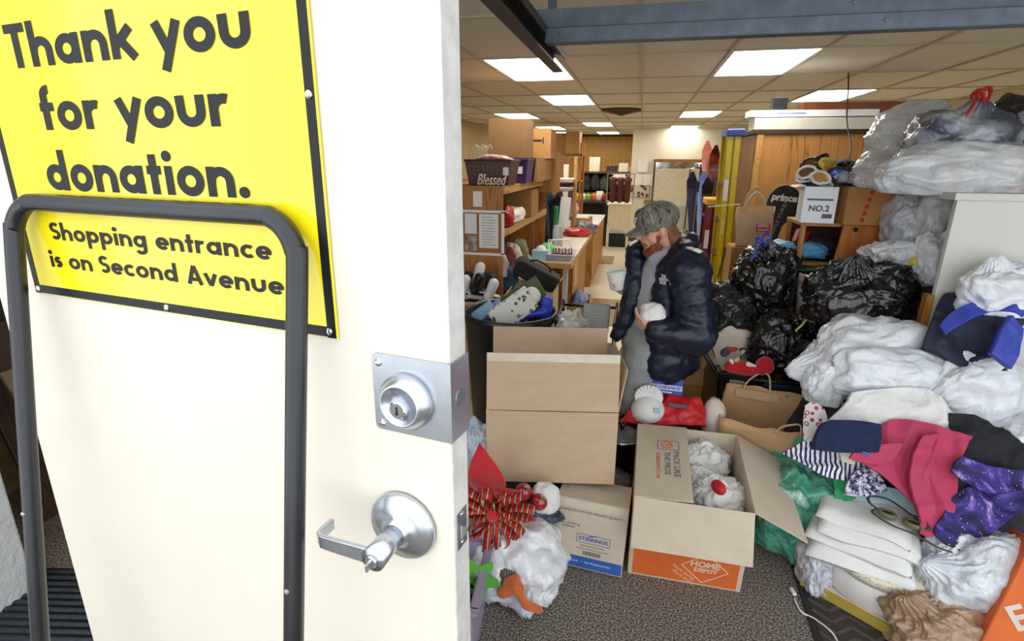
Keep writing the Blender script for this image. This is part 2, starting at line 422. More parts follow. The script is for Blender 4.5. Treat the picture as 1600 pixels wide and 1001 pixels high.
f = struct('floor', B((.175, 10.4, -.05), (7.2, 14.6, .1)), vinyl)
fc = struct('floor_carpet', B((.175, .3, -.05), (7.2, 5.6, .1)), carpet)
struct('wall_left', B((-3.45, 9.5, 1.37), (.1, 16.2, 2.74)), tanwall)
struct('wall_right', B((3.8, 9.2, 1.37), (.1, 17, 2.74)), cream)
struct('wall_front', B((-2.95, .68, 1.45), (.90, 1.5, 2.9)), stucco, bevel=.01)
struct('wall_partition', B((1.75, 13.38, 1.295), (4.0, .14, 2.59)), cream)
struct('baseboard_partition', B((1.75, 13.3, .05), (4.0, .02, .1)), M('brown_baseboard', '#5a4330', .5))
wb = struct('wall_back', B((.2, 17.6, 1.37), (7.2, .1, 2.74)), M('panel_gap_brown', '#6b4a1e', .7))
pl = mesh('plank', B((0, 0, 0), (.196, .018, 2.55)))
pl.materials.append(panelwood)
for i in range(24): obj('plank', pl, panelwood, wb, (-3.2 + .2 * i, 17.54, 1.29))
struct('wall_header', B((.175, .84, 2.84), (7.2, .12, .5)), cream)
# ceiling: backing, lay-in tiles and lamps
ce = struct('ceiling', B((.175, 9.2, ZC + .09), (7.2, 16.9, .1)), tanwall)
GX = [-3.36 + .6 * i for i in range(13)]; GX = [-3.06 + .6 * i - .0 for i in range(-1, 12)]
GY = [.7 + 1.2 * i for i in range(14)]
tm = mesh('ceiling_tile', B((0, 0, 0), (.577, 1.177, .016))); tm.materials.append(tilem)
gb = MB()
for x in GX: gb.box((x, 9.1, ZC - .003), (.024, 16.8, .02))
for y in GY: gb.box((.24, y, ZC - .002), (7.2, .024, .018))
obj('ceiling_grid', gb, gridm, ce)
LAMPS = {(4, 3), (4, 5), (4, 9), (2, 7), (7, 3), (9, 5), (7, 7), (2, 10), (4, 12), (2, 12), (7, 10)}  # last far panels are added to brighten the back room
LBL = {(4, 3): 'largest square-looking lit ceiling panel left of centre, nearest the steel beam', (4, 5): 'second lit ceiling panel in the line above the man', (4, 9): 'thin distant lit panel just above the partition wall',
       (2, 7): 'lit panel on the left above the stacked cartons', (7, 3): 'large slanted lit panel on the right, nearest the steel beam', (9, 5): 'lit panel on the right above the white bags',
       (7, 7): 'small lit panel behind the long white carton on the plywood closet', (2, 10): 'small distant lit panel over the back room', (4, 12): 'tiny farthest lit panel over the back room', (2, 12): 'added far lit panel brightening the left of the back room', (7, 10): 'added far lit panel behind the plywood closet'}
lampm = glow('lit_diffuser', (1, .95, .86), PANEL_GLOW)
for i in range(12):
    for j in range(13):
        c = (GX[i] + .3, GY[j] + .6, ZC)
        if (i, j) in LAMPS:
            t = thing('ceiling_light', LBL[(i, j)], 'ceiling light', c, group='recessed ceiling lights')
            obj('diffuser', B((0, 0, .004), (.545, 1.145, .012)), lampm, t)
            fr = MB()
            for s in (-1, 1): fr.box((s * .281, 0, .0), (.016, 1.18, .02)); fr.box((0, s * .581, 0), (.55, .016, .02))
            obj('frame', fr, white, t)
        else: obj('ceiling_tile', tm, tilem, ce, (c[0], c[1], ZC + .008))
# round air vent
v = thing('air_vent', 'round brown air diffuser in the ceiling beyond the second lamp', 'air vent', (-.36, 8.7, ZC - .012))
mb = MB()
for k in range(5): mb.lathe([(.30 - .055 * k, -.012 * k), (.28 - .055 * k, -.012 * k - .02), (.27 - .055 * k, -.012 * k - .015)], 28)
obj('vent_rings', mb, M('vent_brown', '#4a3c2a', .5, .3), v, smooth=True); obj('hub', MB().lathe([(0, -.08), (.05, -.075), (.05, -.05)], 20), M('vent_brown'), v)
# overhead door hardware
t = thing('door_track', 'dark steel overhead door track running into the room under the ceiling', 'track', (-.38, .75, 2.2))
mb = MB()
for pts in ([(-.03, 0), (.03, 0), (.03, .012), (-.03, .012)],): pass
mb.box((0, .8, .03), (.006, 1.62, .07)); mb.box((.025, .8, .062), (.05, 1.62, .006)); mb.box((.02, .8, -.004), (.04, 1.62, .006)); mb.box((.047, .8, .05), (.005, 1.62, .02))
obj('rail', mb, darksteel, t)
obj('end_angle', MB().box((-.04, 1.3, .09), (.004, .8, .05)).box((-.02, 1.3, .114), (.04, .8, .004)), galv, t)
mb = MB()
for k in range(4): mb.lathe([(.012, 0), (.012, .008), (0, .01)], 8, (-.005, .5 + .3 * k, .03), Matrix.Rotation(-PI / 2, 3, 'Y'))
obj('bolt', mb, chrome, t)['kind'] = 'stuff'
obj('hanger', B((0, 1.55, .22), (.03, .03, .36)), galv, t)
for nm, y, z, h, x0, lab in (('steel_beam', 1.93, 2.292, .052, -.415, 'upper grey galvanised steel angle bar crossing under the ceiling'), ('steel_beam', 1.90, 2.236, .038, -.335, 'lower grey galvanised steel angle bar crossing under the ceiling')):
    t = thing(nm, lab, 'steel beam', (x0, y, z), group='galvanised bars')
    obj('web', B((2.0, 0, 0), (4.0, .004, h)), galv, t); obj('flange', MB().box((2.0, .025, -h / 2), (4.0, .05, .004)).box((2.0, .025, h / 2), (4.0, .05, .004)), galv, t)
    mb = MB()
    for k in range(5): mb.lathe([(.007, 0), (.007, .003), (0, .004)], 8, (.05 + .93 * k, -.002, .004), Matrix.Rotation(PI / 2, 3, 'X'))
    obj('rivet', mb, galv, t)['kind'] = 'stuff'

# ================================================================== the open door at the left
ivory = M('ivory_door_paint', '#e4dccb', .38, var=.025, vscale=5, bump=.05, bscale=30)
edgepaint = M('worn_edge_paint', '#cfcdc8', .45, var=.1, vscale=30)
ANG = math.atan2(-.15545569, .98784287)
DOOR = (-.20904, .56694, 0)
d = bpy.data.objects.new('door_1', None); COL.objects.link(d); d['kind'] = 'structure'; d['label'] = 'ivory painted metal door standing open, with lever handle and deadbolt'
d.location = DOOR; d.rotation_euler = (0, 0, ANG)
obj('door_slab', B((-.46, .023, 1.19), (.92, .044, 2.34)), ivory, d, bevel=.0025)
obj('door_edge', B((.0008, .023, 1.19), (.002, .040, 2.33)), edgepaint, d)
pm = MB()
def rrect(x0, x1, z0, z1, r):
    return arc(x0 + r, z0 + r, r, 180, 270, 5) + [(x1, z0), (x1, z1)] + arc(x0 + r, z1 - r, r, 90, 180, 5)
lp = obj('lock_plate', MB().prism(rrect(-.108, .0035, 1.512, 1.617, .007), 0, .0022, Matrix.Rotation(PI / 2, 4, 'X')).box((.0035, .022, 1.5645), (.002, .048, .105)), steel, d)
RX = Matrix.Rotation(PI / 2, 3, 'X')
obj('deadbolt_collar', MB().lathe([(.038, 0), (.037, .008), (.029, .019), (.0265, .0215), (.0245, .0205), (.024, .017), (0, .017)], 36, (-.058, -.002, 1.5595), RX), steel, lp, smooth=True, auto=True)
obj('key_cylinder', MB().lathe([(.012, 0), (.012, .0045), (.010, .006), (0, .006)], 24, (-.059, -.019, 1.555), RX), chrome, lp)
obj('keyhole', MB().box((-.059, -.0254, 1.556), (.0022, .001, .009)).lathe([(.0022, 0), (.0022, .001), (0, .001)], 10, (-.059, -.0248, 1.5515), RX), black, lp)
for z in (1.605, 1.521): obj('screw', MB().lathe([(.0052, 0), (.005, .0018), (.003, .0032), (0, .0034)], 12, (-.098, -.002, z), RX), chrome, lp)
obj('edge_bolt', MB().lathe([(.012, 0), (.012, .001), (0, .001)], 20, (.0045, .022, 1.565), Matrix.Rotation(PI / 2, 3, 'Y')), M('dull_steel', '#9aa0a6', .4, .9), lp)
rs = obj('rose', MB().lathe([(.050, 0), (.050, .007), (.047, .011), (.030, .015), (.019, .019), (.017, .026)], 40, (-.074, 0, 1.372), RX), steel, d, smooth=True, auto=True)
mb = MB().tube([(-.074, -.012, 1.372), (-.0735, -.045, 1.3715), (-.0725, -.075, 1.371)], [.0155, .0155, .0165], 20)
obj('lever_neck', mb, steel, rs, smooth=True, auto=True)
mb = MB()
pth = [(-.066, 0), (-.100, 0), (-.132, -.001), (-.156, -.001), (-.164, .004), (-.166, .014), (-.166, .034)]
prv = None
vv, ff = [], []
for i, (x, yy) in enumerate(pth):
    tx, ty = (pth[min(i + 1, 6)][0] - pth[max(i - 1, 0)][0], pth[min(i + 1, 6)][1] - pth[max(i - 1, 0)][1]); l = math.hypot(tx, ty); nx, ny = -ty / l * .003, tx / l * .003
    hh = .0115 - .0006 * i
    for a, b in ((1, 1), (-1, 1), (-1, -1), (1, -1)): vv.append((x + nx * a, -.070 + yy + ny * a, 1.371 + b * hh))
for i in range(6):
    for j in range(4): ff.append((i * 4 + j, i * 4 + (j + 1) % 4, (i + 1) * 4 + (j + 1) % 4, (i + 1) * 4 + j))
ff += [(0, 1, 2, 3), (27, 26, 25, 24)]
mb.add(vv, ff)
obj('lever', mb, steel, rs, bevel=.0012)
obj('key_cylinder', MB().lathe([(.0085, 0), (.0085, .004), (.0075, .006), (0, .006)], 20, (-.0725, -.0745, 1.371), RX), chrome, rs)
obj('thumb_turn', B((-.0725, -.084, 1.369), (.0035, .010, .011)), steel, rs, bevel=.001)
la = obj('latch_plate', B((.0022, .022, 1.372), (.002, .026, .056)), M('dull_steel'), d)
obj('latch_bolt', MB().prism([(-.011, 0), (.011, 0), (.011, .003), (-.004, .013), (-.011, .013)], -.009, .009, Matrix.Translation((.003, .022, 1.372)) @ Matrix.Rotation(PI / 2, 4, 'X') @ Matrix.Rotation(-PI / 2, 4, 'Z')), chrome, la)
for z in (1.350, 1.394): obj('screw', MB().lathe([(.004, 0), (.003, .0016), (0, .002)], 10, (.003, .022, z), Matrix.Rotation(PI / 2, 3, 'Y')), chrome, la)
struct('door_post', B((-.86, .075, 1.2), (.09, .05, 2.4)), M('post_paint', '#e6e0d2', .5), parent=None)
po = bpy.data.objects['door_post']; po.location = DOOR; po.rotation_euler = (0, 0, ANG); po.name = 'trim_1'

# the yellow sign screwed to the door
yellow = M('sign_yellow_enamel', '#fbe51a', .16, var=.03, vscale=3, spec=.6, coat=.3)
ink = M('sign_black_ink', '#141418', .4, var=.1, spec=.3)
sg = thing('donation_sign', 'yellow metal sign with black lettering thanking donors, screwed to the open door', 'sign', (DOOR[0], DOOR[1], 0), (0, 0, ANG))
SL, SRr, SB, ST = -.794, -.1575, 1.6285, 2.115
obj('sign_panel', B(((SL + SRr) / 2, -.0022, (SB + ST) / 2), (SRr - SL, .0022, ST - SB)), yellow, sg)
bd = MB(); bw = .0135
for c, s in ((((SL + SRr) / 2, SB + bw / 2 + .001), (SRr - SL - .004, bw)), (((SL + SRr) / 2, ST - bw / 2 - .001), (SRr - SL - .004, bw)), ((SL + bw / 2 + .002, (SB + ST) / 2), (bw, ST - SB)), ((SRr - bw / 2 - .002, (SB + ST) / 2), (bw, ST - SB))):
    bd.box((c[0], -.0036, c[1]), (s[0], .0006, s[1]))
obj('border', bd, ink, sg)
for tx, a, b, z, cp, w in (('Thank you', .712, .242, 1.9735, .0575, .205), ('for your', .668, .291, 1.888, .0575, .205), ('donation.', .687, .274, 1.8015, .0575, .205),
                           ('Shopping entrance', .712, .252, 1.7235, .0275, .185), ('is on Second Avenue', .7305, .238, 1.678, .0275, .185)):
    for wi in range(tx.count(' ') + 1): obj('lettering', words(tx, -a, -b, z, cp, w, -.0042, wi), ink, sg)['kind'] = 'stuff'
for x, z in ((SL + .012, SB + .008), (-.47, SB + .008), (SRr - .011, SB + .009), (SRr - .009, 1.92), (SL + .012, 2.10), (-.47, 2.105), (SRr - .011, 2.10)):
    obj('screw', MB().lathe([(.0052, 0), (.0048, .002), (.0025, .0034), (0, .0036)], 12, (x, -.0038, z), RX), chrome, sg)

# black tube cart handle leaning on the door
tubeb = M('black_tube_paint', '#1b1c20', .3, var=.2, vscale=9, spec=.6, bump=.02)
ht = thing('cart_handle', 'black steel tube handle of a platform cart leaning against the door', 'cart', (DOOR[0], DOOR[1], 0), (0, 0, ANG))
def lean(u, z): return Vector((-u, -.020 - (1.783 - z) * .159, z))
rt = .0131
UR, UL, ZT, RC = .187, .762, 1.783, .058
loop = [lean(UR, .05), lean(UR, .8), lean(UR, 1.5), lean(UR, ZT - RC)] + [lean(UR + RC - RC * math.cos(R(a)), ZT - RC + RC * math.sin(R(a))) for a in (18, 36, 54, 72, 90)] + [lean(.35, ZT), lean(.6, ZT)] + [lean(UL - RC + RC * math.sin(R(a)), ZT - RC + RC * math.cos(R(a))) for a in (0, 18, 36, 54, 72, 90)] + [lean(UL, 1.5), lean(UL, .8), lean(UL, .05)]
obj('tube_frame', MB().tube(spline(loop, 5), rt, 20), tubeb, ht, smooth=True)
grey = M('grey_sleeve', '#8b8a86', .45, .3)
for u in (UR, UL):
    obj('sleeve', MB().tube([lean(u, .93), lean(u, .30)], .0165, 18), grey, ht, smooth=True, auto=True)
obj('cross_bar', MB().tube([lean(UR, .62), lean(UL, .62)], .011, 14), tubeb, ht, smooth=True)
obj('deck', B((-.508, -.42, .13), (.70, .34, .03)), tubeb, ht, bevel=.006)
for u in (.23, .78):
    for y in (-.31, -.54): obj('caster', MB().lathe([(.0, -.012), (.05, -.012), (.055, 0), (.05, .012), (0, .012)], 20, (-u, y, .056), Matrix.Rotation(PI / 2, 3, 'Y')), black, ht, smooth=True, auto=True)
for u, z in ((UR, 1.31), (UR, 1.12), (UL, 1.27)):
    c = lean(u, z); obj('button', MB().lathe([(.0042, 0), (.004, .002), (0, .003)], 10, (c.x, c.y - rt + .0005, z), RX), chrome, ht)

# entry mat, leaning boards seen past the door's hinge edge
mt = thing('ribbed_mat', 'black ribbed rubber entry mat on the carpet behind the door', 'mat', (-2.05, 1.33, 0), (0, 0, R(12)))
obj('mat_base', B((0, 0, .005), (.95, .62, .008)), black, mt)
rm = mesh('rib', MB().tube([(-.47, 0, 0), (.47, 0, 0)], .011, 8, flat=.7), True); rib = M('rib_pile', '#3b4048', .9, var=.2, vscale=60, bump=.3, bscale=200)
for k in range(17): obj('rib', rm, rib, mt, (0, -.29 + .036 * k, .011))
for x, y, ry, w, th, h, m, lb in ((-2.95, 1.95, -13, .30, .03, 1.05, wood('dark_board', '#4a3026', '#2a1a14', 1, 'z'), 'dark reddish wooden board leaning at the far left behind the door'), (-2.66, 1.90, -26, .10, .02, .9, M('pale_slat', '#8d7a60', .6), 'thin pale slat leaning across the dark board'), (-3.15, 2.25, -7, .5, .03, 1.5, M('black_board', '#1f2125', .5), 'black panel leaning behind the dark board at far left')):
    o = obj('leaning_board', B((0, 0, h / 2), (th, w, h)), m, None, (x, y, .004), (0, R(ry), 0), bevel=.004); tag(o, lb, 'board')
# ================================================================== foreground boxes
card = M('cardboard', '#c8ae90', .85, var=.05, vscale=7, bump=.06, bscale=90, sc=(1, 1, 3))
cardl = M('pale_cardboard', '#cfbfa9', .85, var=.05, vscale=7, bump=.06, bscale=90)
cardd = M('brown_cardboard', '#a97c48', .85, var=.06, vscale=6, bump=.06, bscale=90)
tape = M('clear_tape', '#d9ccb8', .25, var=.05, spec=.6)
orange = M('orange_print', '#dc6a2c', .7, var=.05)
blueink = M('blue_print', '#2f5fae', .6, var=.04)
greyink = M('grey_print', '#605e6c', .7, var=.05)
CT = .005
def carton(name, label, loc, rot, w, d, h, mat, flaps={}, cat='cardboard box', group=None, lid=False, inner=None):
    t = thing(name, label, cat, loc, rot, group)
    for nm, c, s in (('side_panel', (0, -d / 2, h / 2), (w, CT, h)), ('side_panel', (0, d / 2, h / 2), (w, CT, h)), ('side_panel', (-w / 2, 0, h / 2), (CT, d, h)), ('side_panel', (w / 2, 0, h / 2), (CT, d, h)), ('bottom_panel', (0, 0, CT / 2), (w, d, CT))):
        part(nm, c, s, mat, t, bevel=.0012)
    for sd, (a, L) in flaps.items():
        a = R(a)
        h2 = h + .004
        lc, rt_, sz = {'f': ((0, -d / 2, h2), (a, 0, 0), (w, CT, L)), 'b': ((0, d / 2, h2), (-a, 0, 0), (w, CT, L)), 'l': ((-w / 2, 0, h2), (0, -a, 0), (CT, d, L)), 'r': ((w / 2, 0, h2), (0, a, 0), (CT, d, L))}[sd]
        obj('flap', B((0, 0, L / 2), sz), mat, t, lc, rt_, bevel=.0012)
    if lid:
        for s in (-1, 1): obj('flap', B((s * w / 4, 0, h + CT / 2), (w / 2 - .003, d, CT)), mat, t, bevel=.0012)
        obj('tape', B((0, 0, h + CT + .0006), (.05, d + .004, .001)), tape, t)
    return t
def flapof(t, i): return [c for c in t.children if c.name.split('.')[0] == 'flap'][i]

# tall open carton in the middle
bb = carton('open_carton', 'largest plain cardboard box with its flaps standing up, in front of the trash can', (-.36, 2.42, .385), (R(-1), 0, R(11)), .60, .43, .365, card, {'f': (-9, .265), 'b': (6, .265), 'r': (8, .21), 'l': (-118, .21)})
obj('tape', B((0, -.0035, .245), (.598, .001, .038)), tape, flapof(bb, 0))
tt = thing('storage_tote', 'dark grey plastic tote supporting the large open cardboard box', 'storage bin', (-.36, 2.50, 0), (0, 0, R(11)))
obj('tub', MB().prism([(-.25, -.14), (.25, -.14), (.25, .16), (-.25, .16)], 0, .35), M('tote_grey', '#3a3c42', .5), tt, bevel=.012)
obj('lid', MB().prism([(-.265, -.155), (.265, -.155), (.265, .175), (-.265, .175)], .35, .375), M('tote_grey'), tt, bevel=.006)

# carton of drink mixers
sb = carton('mixer_carton', 'small pale carton with blue bottom band and juice lettering, standing on the carpet', (-.118, 2.215, .004), (R(-5), R(2), R(-3)), .325, .20, .345, cardl)
for s in (-1, 1): obj('flap', B((0, s * .05, .345 + CT / 2), (.325, .098, CT)), cardl, sb)
obj('tape', MB().box((.0, 0, .352), (.26, .05, .001)).box((.0, -.1035, .33), (.26, .001, .036)), tape, sb)
obj('blue_band', B((0, -.1031, .034), (.322, .001, .058)), blueink, sb)
yb = -.1045
text('PLEASE ROTATE FOR FRESHEST QUALITY', .017, greyink, sb, (0, yb, .291), FRONT, width=.285)
text('6 x 25.4 fl oz', .017, greyink, sb, (-.09, yb, .222), FRONT, bold=.01, width=.085)
obj('fine_print', B((-.1, yb + .0006, .206), (.06, .0008, .004)), greyink, sb)
text('STIRRINGS', .026, blueink, sb, (.02, yb, .157), FRONT, bold=.02, width=.135)
fr = MB()
for z in (.137, .179): fr.box((.02, yb + .0006, z), (.155, .0008, .002))
for x in (-.0565, .0965): fr.box((x, yb + .0006, .158), (.002, .0008, .042))
obj('logo_frame', fr, blueink, sb); obj('logo_swoosh', MB().prism([(-.01, .172), (.04, .184), (.035, .18), (.005, .171)], 0, .0005, Matrix.Translation((0, yb, 0)) @ Matrix.Rotation(PI / 2, 4, 'X')), blueink, sb)
obj('fine_print', B((.02, yb + .0006, .122), (.11, .0008, .006)), M('faint_print', '#9d988f', .7), sb)
obj('fine_print', B((.02, yb + .0006, .106), (.15, .0008, .005)), M('faint_print'), sb)
br = MB()
for k in range(16): br.box((-.02 + .0052 * k, yb + .0006, .085), (.0022 if k % 3 else .0036, .0008, .02))
o = obj('barcode', br, greyink, sb); o['kind'] = 'stuff'
text('REAL JUICE   •   NO PRESERVATIVES', .014, M('white_print', '#dfe6f2', .6), sb, (0, yb, .036), FRONT, width=.22)

# moving carton with packed china
hb = carton('moving_carton', 'orange-based open moving box with a home store name and paper-wrapped bundles inside', (.318, 2.428, .037), (R(7), 0, R(-.5)), .49, .56, .45, cardl, {'f': (148, .215), 'b': (172, .25), 'r': (118, .25), 'l': (-88, .245)})
W_, D_ = .49, .56
op = MB().box((0, -D_ / 2 - .0033, .118), (.455, .001, .215)); op.box((-W_ / 2 - .0033, 0, .18), (.001, .54, .34)); op.box((W_ / 2 + .0033, 0, .118), (.001, .54, .215))
obj('orange_band', op, orange, hb)
cw = M('cream_print', '#e6cdb4', .7)
dm = MB(); q = [(-.10, 0), (0, -.085), (.10, 0), (0, .085)]
for i in range(4):
    a, b = q[i], q[(i + 1) % 4]; dm.tube([(a[0], 0, a[1]), (b[0], 0, b[1])], .0022, 4)
yo = -D_ / 2 - .0042
obj('logo_diamond', dm, cw, hb, (.085, yo, .105), (0, R(3), 0))
text('THE', .022, cw, hb, (.07, yo, .166), FRONT, bold=.02); text('HOME', .044, cw, hb, (.085, yo, .127), FRONT, bold=.04, width=.125); text('DEPOT', .032, cw, hb, (.09, yo, .093), FRONT, bold=.04, width=.10)
text('More saving.', .026, cw, hb, (.0, yo, .066), (PI / 2, R(33), 0), width=.12); text('More doing.', .026, cw, hb, (.0, yo, .036), (PI / 2, R(33), 0), width=.115)
lf = flapof(hb, 3)
def onflap(y, z): return (-.0036, y, z)
rotf = Matrix(((0, 0, -1), (1, 0, 0), (0, -1, 0))).to_euler()
gp = M('grey_pack_print', '#6d6a78', .7)
RT = Euler((0, -PI / 2, 0)).to_quaternion()
def flaptext(s, size, y, z, mat, width):       # reads along the flap, letters facing up
    o = text(s, size, mat, lf, (-.0035, y, z), (0, 0, 0), bold=.02, width=width)
    m = Matrix(((0, 0, -1), (-1, 0, 0), (0, 1, 0))); o.rotation_euler = m.to_euler(); return o
flaptext('PACK LIKE', .038, -.03, .185, gp, .19); flaptext('THE PROS', .038, -.03, .142, gp, .17); flaptext('HOMEDEPOT.COM', .024, -.05, .10, orange, .19)
ic = MB(); ic.tube([(0, .024 * math.cos(R(a)), .024 * math.sin(R(a))) for a in range(0, 360, 20)], .003, 4, closed=True); ic.prism([(-.008, -.008), (.01, 0), (-.008, .008)], 0, .0006, Matrix.Rotation(PI / 2, 4, 'Y'))
obj('play_icon', ic, orange, lf, (-.0035, .11, .145)); fm = MB()
for a, b in (((.075, .10), (.145, .10)), ((.145, .10), (.145, .20)), ((.145, .20), (.075, .20)), ((.075, .20), (.075, .10))): fm.tube([(0, *a), (0, *b)], .0018, 4)
obj('icon_frame', fm, gp, lf, (-.003, 0, 0))
# newsprint-wrapped china inside
pw = M('wrapping_paper', '#efeee9', .8, var=.03, bump=.5, bscale=30, dist=.012)
redp = M('red_plaid_gift', '#c3202a', .6, var=.2, vscale=60)
for lab, x, y, z, s, sd in (('round paper-wrapped bundle at the back of the moving box', .42, 2.60, .32, (.115, .095, .095), 4), ('paper-wrapped bundle in the middle of the moving box', .39, 2.46, .25, (.11, .10, .10), 9), ('large crumpled paper bundle with red showing, at the front of the moving box', .445, 2.31, .28, (.125, .11, .10), 15), ('paper-wrapped bundle under the printed flap of the moving box', .20, 2.46, .15, (.11, .18, .12), 22)):
    bag('wrapped_bundle', lab, (x, y, z), s, pw, sd, wr=.16, low=.14, fr=2.4, n=(80, 54), cat='bundle', group='wrapped bundles in the moving box')
    if sd == 15:
        o = obj('red_ornament', MB().sphere((0, 0, 0), (.022, .045, .03), 12, (0, .4, .5)), redp, None, (x - .01, y - .06, z + .175), smooth=True); tag(o, 'small red patterned ornament peeking out of the paper in the moving box', 'ornament')
    if sd == 4:
        o = obj('red_ornament', MB().sphere((0, 0, 0), (.022, .03, .022), 12), redp, None, (x - .09, y - .05, z + .10), smooth=True); tag(o, 'tiny red ornament tip between the bundles at the back of the moving box', 'ornament')
bag('packing_paper', 'crumpled newsprint filling the bottom of the moving box', (.32, 2.42, .03), (.19, .20, .13), pw, 31, wr=.12, low=.2, cat='paper', n=(60, 40))

# ------------------------------------------------------------------ brown paper shopping bag
kraft = M('kraft_paper', '#cfa678', .8, var=.08, vscale=5, bump=.35, bscale=14, dist=.02)
kb = thing('paper_bag', 'large brown paper shopping bag with two twisted handles, beside the moving box', 'paper bag', (.735, 2.86, 0), (0, 0, R(-12)))
def crumple(amp, f, sd):
    o_ = Vector((sd, sd * 2, sd * 3))
    return lambda p: Vector((noise.noise(p * f + o_), noise.noise(p * f + o_ * 2), noise.noise(p * f + o_ * 3))) * amp
def bagwall(w, d, hf, hb_, amp=.02, sd=3, n=14):
    mb = MB(); ring = []
    per = [(-w / 2 + w * i / n, -d / 2, hf) for i in range(n)] + [(w / 2, -d / 2 + d * i / 6, hf + (hb_ - hf) * i / 6) for i in range(6)] + [(w / 2 - w * i / n, d / 2, hb_) for i in range(n)] + [(-w / 2, d / 2 - d * i / 6, hb_ + (hf - hb_) * i / 6) for i in range(6)]
    k = len(per); c = crumple(amp, 5, sd); m = 12; c2 = crumple(amp * .5, 13, sd + 2)
    vs_ = []
    for th in (0, .0015):
        for i in range(m + 1):
            for x, y, h in per:
                s = 1 - (th / .1); p = Vector((x * s, y * s, h * i / m)); q_ = p + (c(p) + c2(p)) * (.2 + .8 * i / m); q_.z = max(q_.z, .001); vs_.append(q_)
    fs = []
    for i in range(m):
        for j in range(k):
            a, b, c_, d_ = i * k + j, i * k + (j + 1) % k, (i + 1) * k + (j + 1) % k, (i + 1) * k + j; o_ = (m + 1) * k
            fs.append((a, b, c_, d_)); fs.append((o_ + d_, o_ + c_, o_ + b, o_ + a))
    t0 = m * k; o_ = (m + 1) * k
    for j in range(k): fs.append((t0 + j, t0 + (j + 1) % k, o_ + t0 + (j + 1) % k, o_ + t0 + j))
    fs.append(tuple(range(k))[::-1])
    return mb.add(vs_, fs)
obj('bag_wall', bagwall(.44, .30, .55, .64, .025, 5), kraft, kb, smooth=True)
hm = M('twisted_paper_cord', '#dfc39a', .8)
obj('handle', MB().tube(spline([(-.12, .14, .58), (-.11, .145, .66), (-.05, .14, .73), (.0, .135, .72), (.02, .14, .58)], 6), .005, 8), hm, kb, smooth=True)
obj('handle', MB().tube(spline([(.05, -.15, .50), (.07, -.17, .57), (.12, -.19, .61), (.16, -.17, .60), (.17, -.15, .50)], 6), .005, 8), hm, kb, smooth=True)
gl = M('glue_strip', '#d6b68c', .8)
obj('reinforcing_strip', B((-.05, .138, .60), (.22, .002, .05)), gl, kb)

# ------------------------------------------------------------------ green translucent sack on the floor
green = bagmat('green_film', '#4aa88c', ('#6cc0a4', '#2f8a70', '#bfe6d8'), .12, 1.0, 14, 5)  # palest tint paints highlights into the film colour
bag('green_sack', 'green see-through plastic sack on the floor between the moving box and the towels', (.86, 2.60, 0), (.21, .25, .30), green, 6, knot=(.1, .2, 1), wr=.06, low=.16, fr=2.6, tail=.1)
# ------------------------------------------------------------------ white sack with a toy at the front
wfilm = bagmat('white_film', '#eceff3', ('#e3e7ee', '#d9e0ea'), .3, .55, 12)
bag('white_sack', 'white plastic bag lying on the carpet in front of the red bow', (-.41, 1.99, 0), (.21, .225, .195), wfilm, 12, knot=(.25, -.9, -.25), wr=.05, low=.13, tail=.1)
plush = M('orange_plush', '#cf6526', .9, var=.12, vscale=30, sheen=.5, bump=.3, bscale=120)
mb = MB(); pq = lambda x, y, Y=1.78: tuple(P(x, y, Y))
mb.cap(pq(785, 925, 1.74), pq(812, 918, 1.74), .026, .022); mb.cap(pq(806, 918, 1.73), pq(822, 945, 1.72), .020, .018); mb.cap(pq(822, 945, 1.72), pq(842, 952, 1.74), .020, .018); mb.cap(pq(790, 908, 1.76), pq(806, 903, 1.76), .014, .016); mb.cap(pq(803, 915, 1.74), pq(808, 900, 1.76), .02, .012)
o = lump('plush_toy', mb, plush, None, .008, 3); center(o); tag(o, 'orange plush toy with dangling limbs on the white plastic bag', 'toy')
bag('grey_plush', 'grey striped plush tucked beside the orange toy', pq(798, 915, 1.80), (.05, .045, .05), stripes('grey_stripe', '#8d8577', '#4a443c', 30, 0, 1), 3, wr=.05, cat='toy', n=(30, 20))
# ------------------------------------------------------------------ red bow, poinsettia and ornaments
plaid_m, nt, b_ = _nodes('tartan_ribbon'); vec = _coord(nt)
def _wv(ax_, sc):
    w = nt.nodes.new('ShaderNodeTexWave'); w.bands_direction = ax_; w.inputs['Scale'].default_value = sc; nt.links.new(vec, w.inputs['Vector']); return w.outputs['Fac']
mx = nt.nodes.new('ShaderNodeMixRGB'); mx.blend_type = 'MULTIPLY'; mx.inputs[0].default_value = .8
nt.links.new(_ramp(nt, _wv('X', 13), [(.0, lin('#c91a20')), (.6, lin('#c91a20')), (.68, lin('#1e3a24')), (.9, lin('#1e3a24')), (.95, lin('#d8d2a0'))]), mx.inputs[1])
nt.links.new(_ramp(nt, _wv('Z', 13), [(.0, (1, 1, 1)), (.6, (1, .9, .9)), (.7, (.25, .3, .25)), (.94, (.9, .9, .8))]), mx.inputs[2])
nt.links.new(mx.outputs[0], b_.inputs['Base Color']); b_.inputs['Roughness'].default_value = .5
velvet = M('red_velvet', '#c8121c', .75, var=.1, vscale=6, sheen=.6, bump=.1)
bw_ = thing('plaid_bow', 'big red tartan ribbon bow with many loops beside the door edge', 'bow', tuple(P(772, 800, 1.92)))
rnd = random.Random(3)
